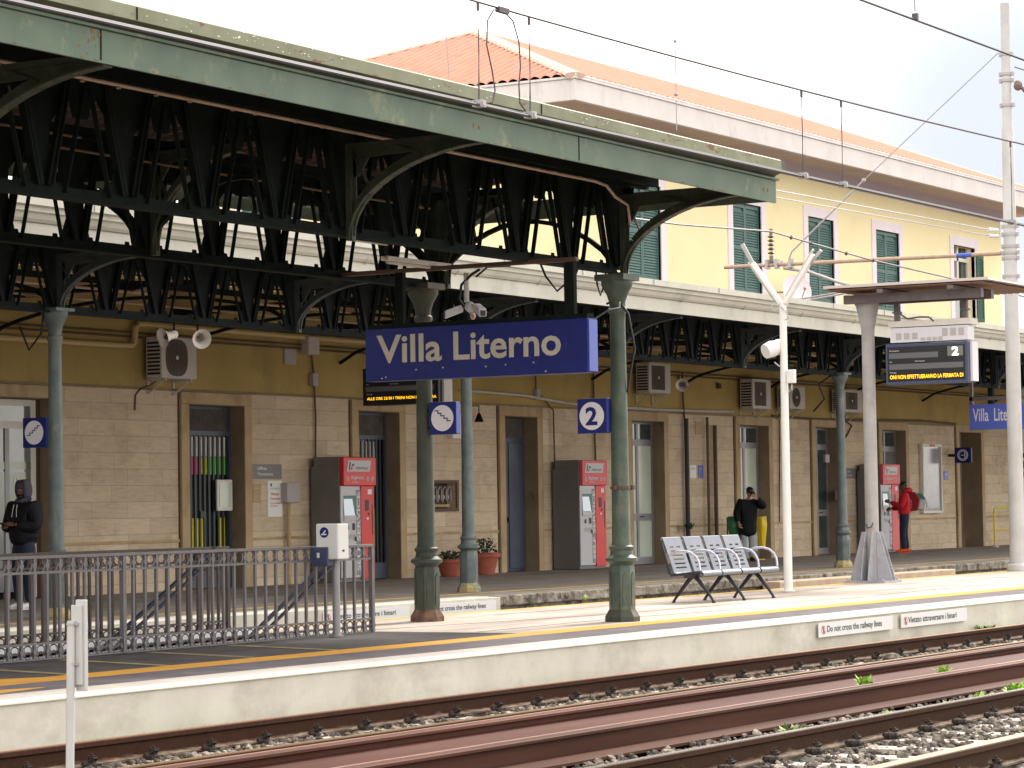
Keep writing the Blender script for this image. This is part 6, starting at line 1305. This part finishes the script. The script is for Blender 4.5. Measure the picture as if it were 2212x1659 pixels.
# man in the black puffer jacket, hood up, at the left
arms={'arm_l':((-.27,.03,1.12),(-.07,.26,1.17)),'arm_r':((.27,.03,1.12),(.08,.27,1.15))}
t,Wd,lean,hc,HR,jk=person(29.26,25.35,math.radians(86),dict(arms,skin='skin_dark',top='jacket_black',leg='jeans',shoe='shoe_white',jr=1.62,hem=.84,head=(math.radians(-5),-.08),curl=.9,palm_l=(.2,-.3,-.9),palm_r=(-.2,-.3,-.9)),'man in black puffer jacket with raised hood behind the fence, looking at his hands',1.76)
mb=MB(); n=16
for i in range(11):   # hood shell: open in front, wraps back of the head
    pass
vs=[];fs=[];A_=13;B_=12
for i in range(A_):
    ph=lerp(-.95,1.0,i/(A_-1))
    for j in range(B_):
        th=lerp(-2.15,2.15,j/(B_-1)); z=math.sin(ph*1.35)*.142; rr=math.cos(ph*.95)
        vs.append(hc+HR@Vector((math.sin(th)*.112*rr,-math.cos(th)*.135*rr-.012,z+.008)))
fs=[(i*B_+j,i*B_+j+1,(i+1)*B_+j+1,(i+1)*B_+j) for i in range(A_-1) for j in range(B_-1)]
mb.add(vs,fs); mb.ball(hc+HR@Vector((0,-.02,.06)),.105,.115,.082,14,8,HR); mb.tube([hc+HR@Vector((-.10,-.02,-.12)),hc+HR@Vector((0,-.09,-.135)),hc+HR@Vector((.10,-.02,-.12)),hc+HR@Vector((.05,.07,-.15)),hc+HR@Vector((-.05,.07,-.15)),hc+HR@Vector((-.10,-.02,-.12))],.04,8); o=mb.build('hood','hood_grey',t,smooth=True); s=o.modifiers.new('thick','SOLIDIFY'); s.thickness=.014
mb=MB(); mb.ball(hc+HR@Vector((0,.045,-.085)),.062,.050,.045,12,7,HR); mb.build('beard','black',t,smooth=True)
mb=MB()
for s in (-1,1): mb.tube([Wd((s*.03,.155,1.44)),Wd((s*.035,.178,1.36)),Wd((s*.045,.185,1.27))],.005,5)
mb.build('drawstring','white',t)
mb=MB(); mb.obox(Wd((0,.38,1.165)),Vector(Wd((.035,0,0)))-Vector(Wd((0,0,0))),Vector(Wd((0,.07,.03)))-Vector(Wd((0,0,0))),(0,0,.005)); mb.build('phone','phone',t,bevel=.003)
mb=MB()
for z in (.98,1.06,1.14,1.22): 
    K=18; mb.tube([Wd((.212*math.cos(2*PI*q/K),.168*math.sin(2*PI*q/K),z)) for q in range(K+1)],.012,5,cap=False)
sub('quilting',mb,'jacket_black',jk,smooth=True)
# man in black with raised hand
t,Wd,lean,hc,HR,jk=person(56.35,27.5,math.radians(135),{'arm_r':((.30,.04,1.14),(.26,.14,.92)),'arm_l':((-.36,.16,1.30),(-.09,.25,1.50)),'skin':'skin_light','top':'jacket_black','leg':'trouser_pale','shoe':'black','jr':1.62,'hem':.56,'lean':.30,'head':(0.15,-.45),'curl':.9,'palm_l':(0,-.9,.2),'sole':'black'},'man in black coat and cap raising a hand to his face beside the bin bags',1.66)
mb=MB(); mb.ball(hc+HR@Vector((0,-.01,.05)),.088,.104,.078,14,8,HR); mb.obox(hc+HR@Vector((0,.115,.045)),HR@Vector((.06,0,0)),HR@Vector((0,.05,-.012)),HR@Vector((0,.001,.006))); mb.build('cap','black',t,smooth=True)
# man in red
t,Wd,lean,hc,HR,jk=person(64.98,27.3,math.radians(22),{'arm_l':((-.26,.06,1.14),(-.14,.36,1.25)),'arm_r':((.26,.05,1.12),(.14,.33,1.08)),'skin':'skin_dark','top':'hoodie_red','leg':'jeans','shoe':'shoe_orange','jr':1.30,'hem':.88,'head':(0,-.12),'curl':.8,'sole':'shoe_orange','leg_l':((-.10,.05,.50),(-.11,.02,.09)),'leg_r':((.10,.01,.50),(.11,-.05,.09))},'man in a red hoodie, dark jeans and orange shoes using the far ticket machine',1.80)
mb=MB(); mb.ball(hc+HR@Vector((0,-.012,.03)),.083,.098,.098,14,8,HR); mb.build('hair','black',t,smooth=True)
mb=MB(); mb.tube([hc+HR@Vector((-.11,.0,-.125)),hc+HR@Vector((-.08,-.11,-.11)),hc+HR@Vector((0,-.15,-.12)),hc+HR@Vector((.08,-.11,-.11)),hc+HR@Vector((.11,.0,-.125))],[.03,.055,.07,.055,.03],10); mb.build('hood','hoodie_red',t,smooth=True)
mb=MB(); 
a_,b_,c_=Wd((-.05,-.168,1.16)),Wd((.05,-.168,1.16)),None
for z,w in ((1.28,.05),(1.24,.07),(1.18,.06),(1.12,.07)): mb.obox(Wd((0,-.172,z)),Vector(Wd((w,0,0)))-Vector(Wd((0,0,0))),(0,0,.012),Vector(Wd((0,.004,0)))-Vector(Wd((0,0,0))))
sub('print',mb,'white',jk)

# ------------------------------------------------------------------ every separate piece becomes a part of its own
KEEP={'lettering','small_lettering','led_text','header_text','dirt_spots','rust_spots','flaked_paint','leaves','roof_sheet','grille_wire','side_louvre','ridge_tiles','quilting','symbol','number','truss','body','bag','print','notice_sheet','heading','roof','shutter','drawstring','grille','emblem','prohibition_symbol','walking_figure','soffit','stone_cladding','baluster','rail_clip','dropper'}
SING={'eyes':'eye','eyebrows':'eyebrow'}
def split_pieces():
    for o in list(bpy.data.objects):
        nm=o.name.split('.')[0]
        if o.type!='MESH' or o.get('kind') or o.parent is None or nm in KEEP or o.data.users>1: continue
        me=o.data; n=len(me.vertices)
        if n>6000: continue
        par=list(range(n))
        def fd(a):
            while par[a]!=a: par[a]=par[par[a]]; a=par[a]
            return a
        for p in me.polygons:
            v=p.vertices
            for k in range(1,len(v)): par[fd(v[k])]=fd(v[0])
        comp={}
        for i in range(n): comp.setdefault(fd(i),[]).append(i)
        if len(comp)<2: continue
        C=[]
        for vs in comp.values():
            P=np.array([me.vertices[i].co[:] for i in vs]); C.append([P.min(0),P.max(0),set(vs)])
        g=.006; ch=True
        while ch:
            ch=False
            for i in range(len(C)):
                for j in range(i+1,len(C)):
                    if (C[i][0]-g<=C[j][1]).all() and (C[j][0]-g<=C[i][1]).all():
                        C[i]=[np.minimum(C[i][0],C[j][0]),np.maximum(C[i][1],C[j][1]),C[i][2]|C[j][2]]; C.pop(j); ch=True; break
                if ch: break
        if len(C)<2 or len(C)>60: continue
        kids=list(o.children); mats=list(me.materials); sm=[p.use_smooth for p in me.polygons]; vco=[tuple(v.co) for v in me.vertices]; polys=[(tuple(p.vertices),p.material_index,p.use_smooth) for p in me.polygons]
        first=True
        for mn,mxx,vs in C:
            idx={v:i for i,v in enumerate(sorted(vs))}; pl=[p for p in polys if p[0][0] in vs]
            m2=bpy.data.meshes.new(SING.get(nm,nm)); m2.from_pydata([vco[v] for v in sorted(vs)],[],[tuple(idx[a] for a in p[0]) for p in pl])
            for m in mats: m2.materials.append(m)
            m2.polygons.foreach_set('material_index',[p[1] for p in pl]); m2.polygons.foreach_set('use_smooth',[p[2] for p in pl]); m2.update()
            if any(p[2] for p in pl): m2.set_sharp_from_angle(angle=math.radians(38))
            if first: o.data=m2; first=False
            else:
                q=o.copy(); q.data=m2; COL.objects.link(q)
        if nm in SING: o.name=SING[nm]
split_pieces()
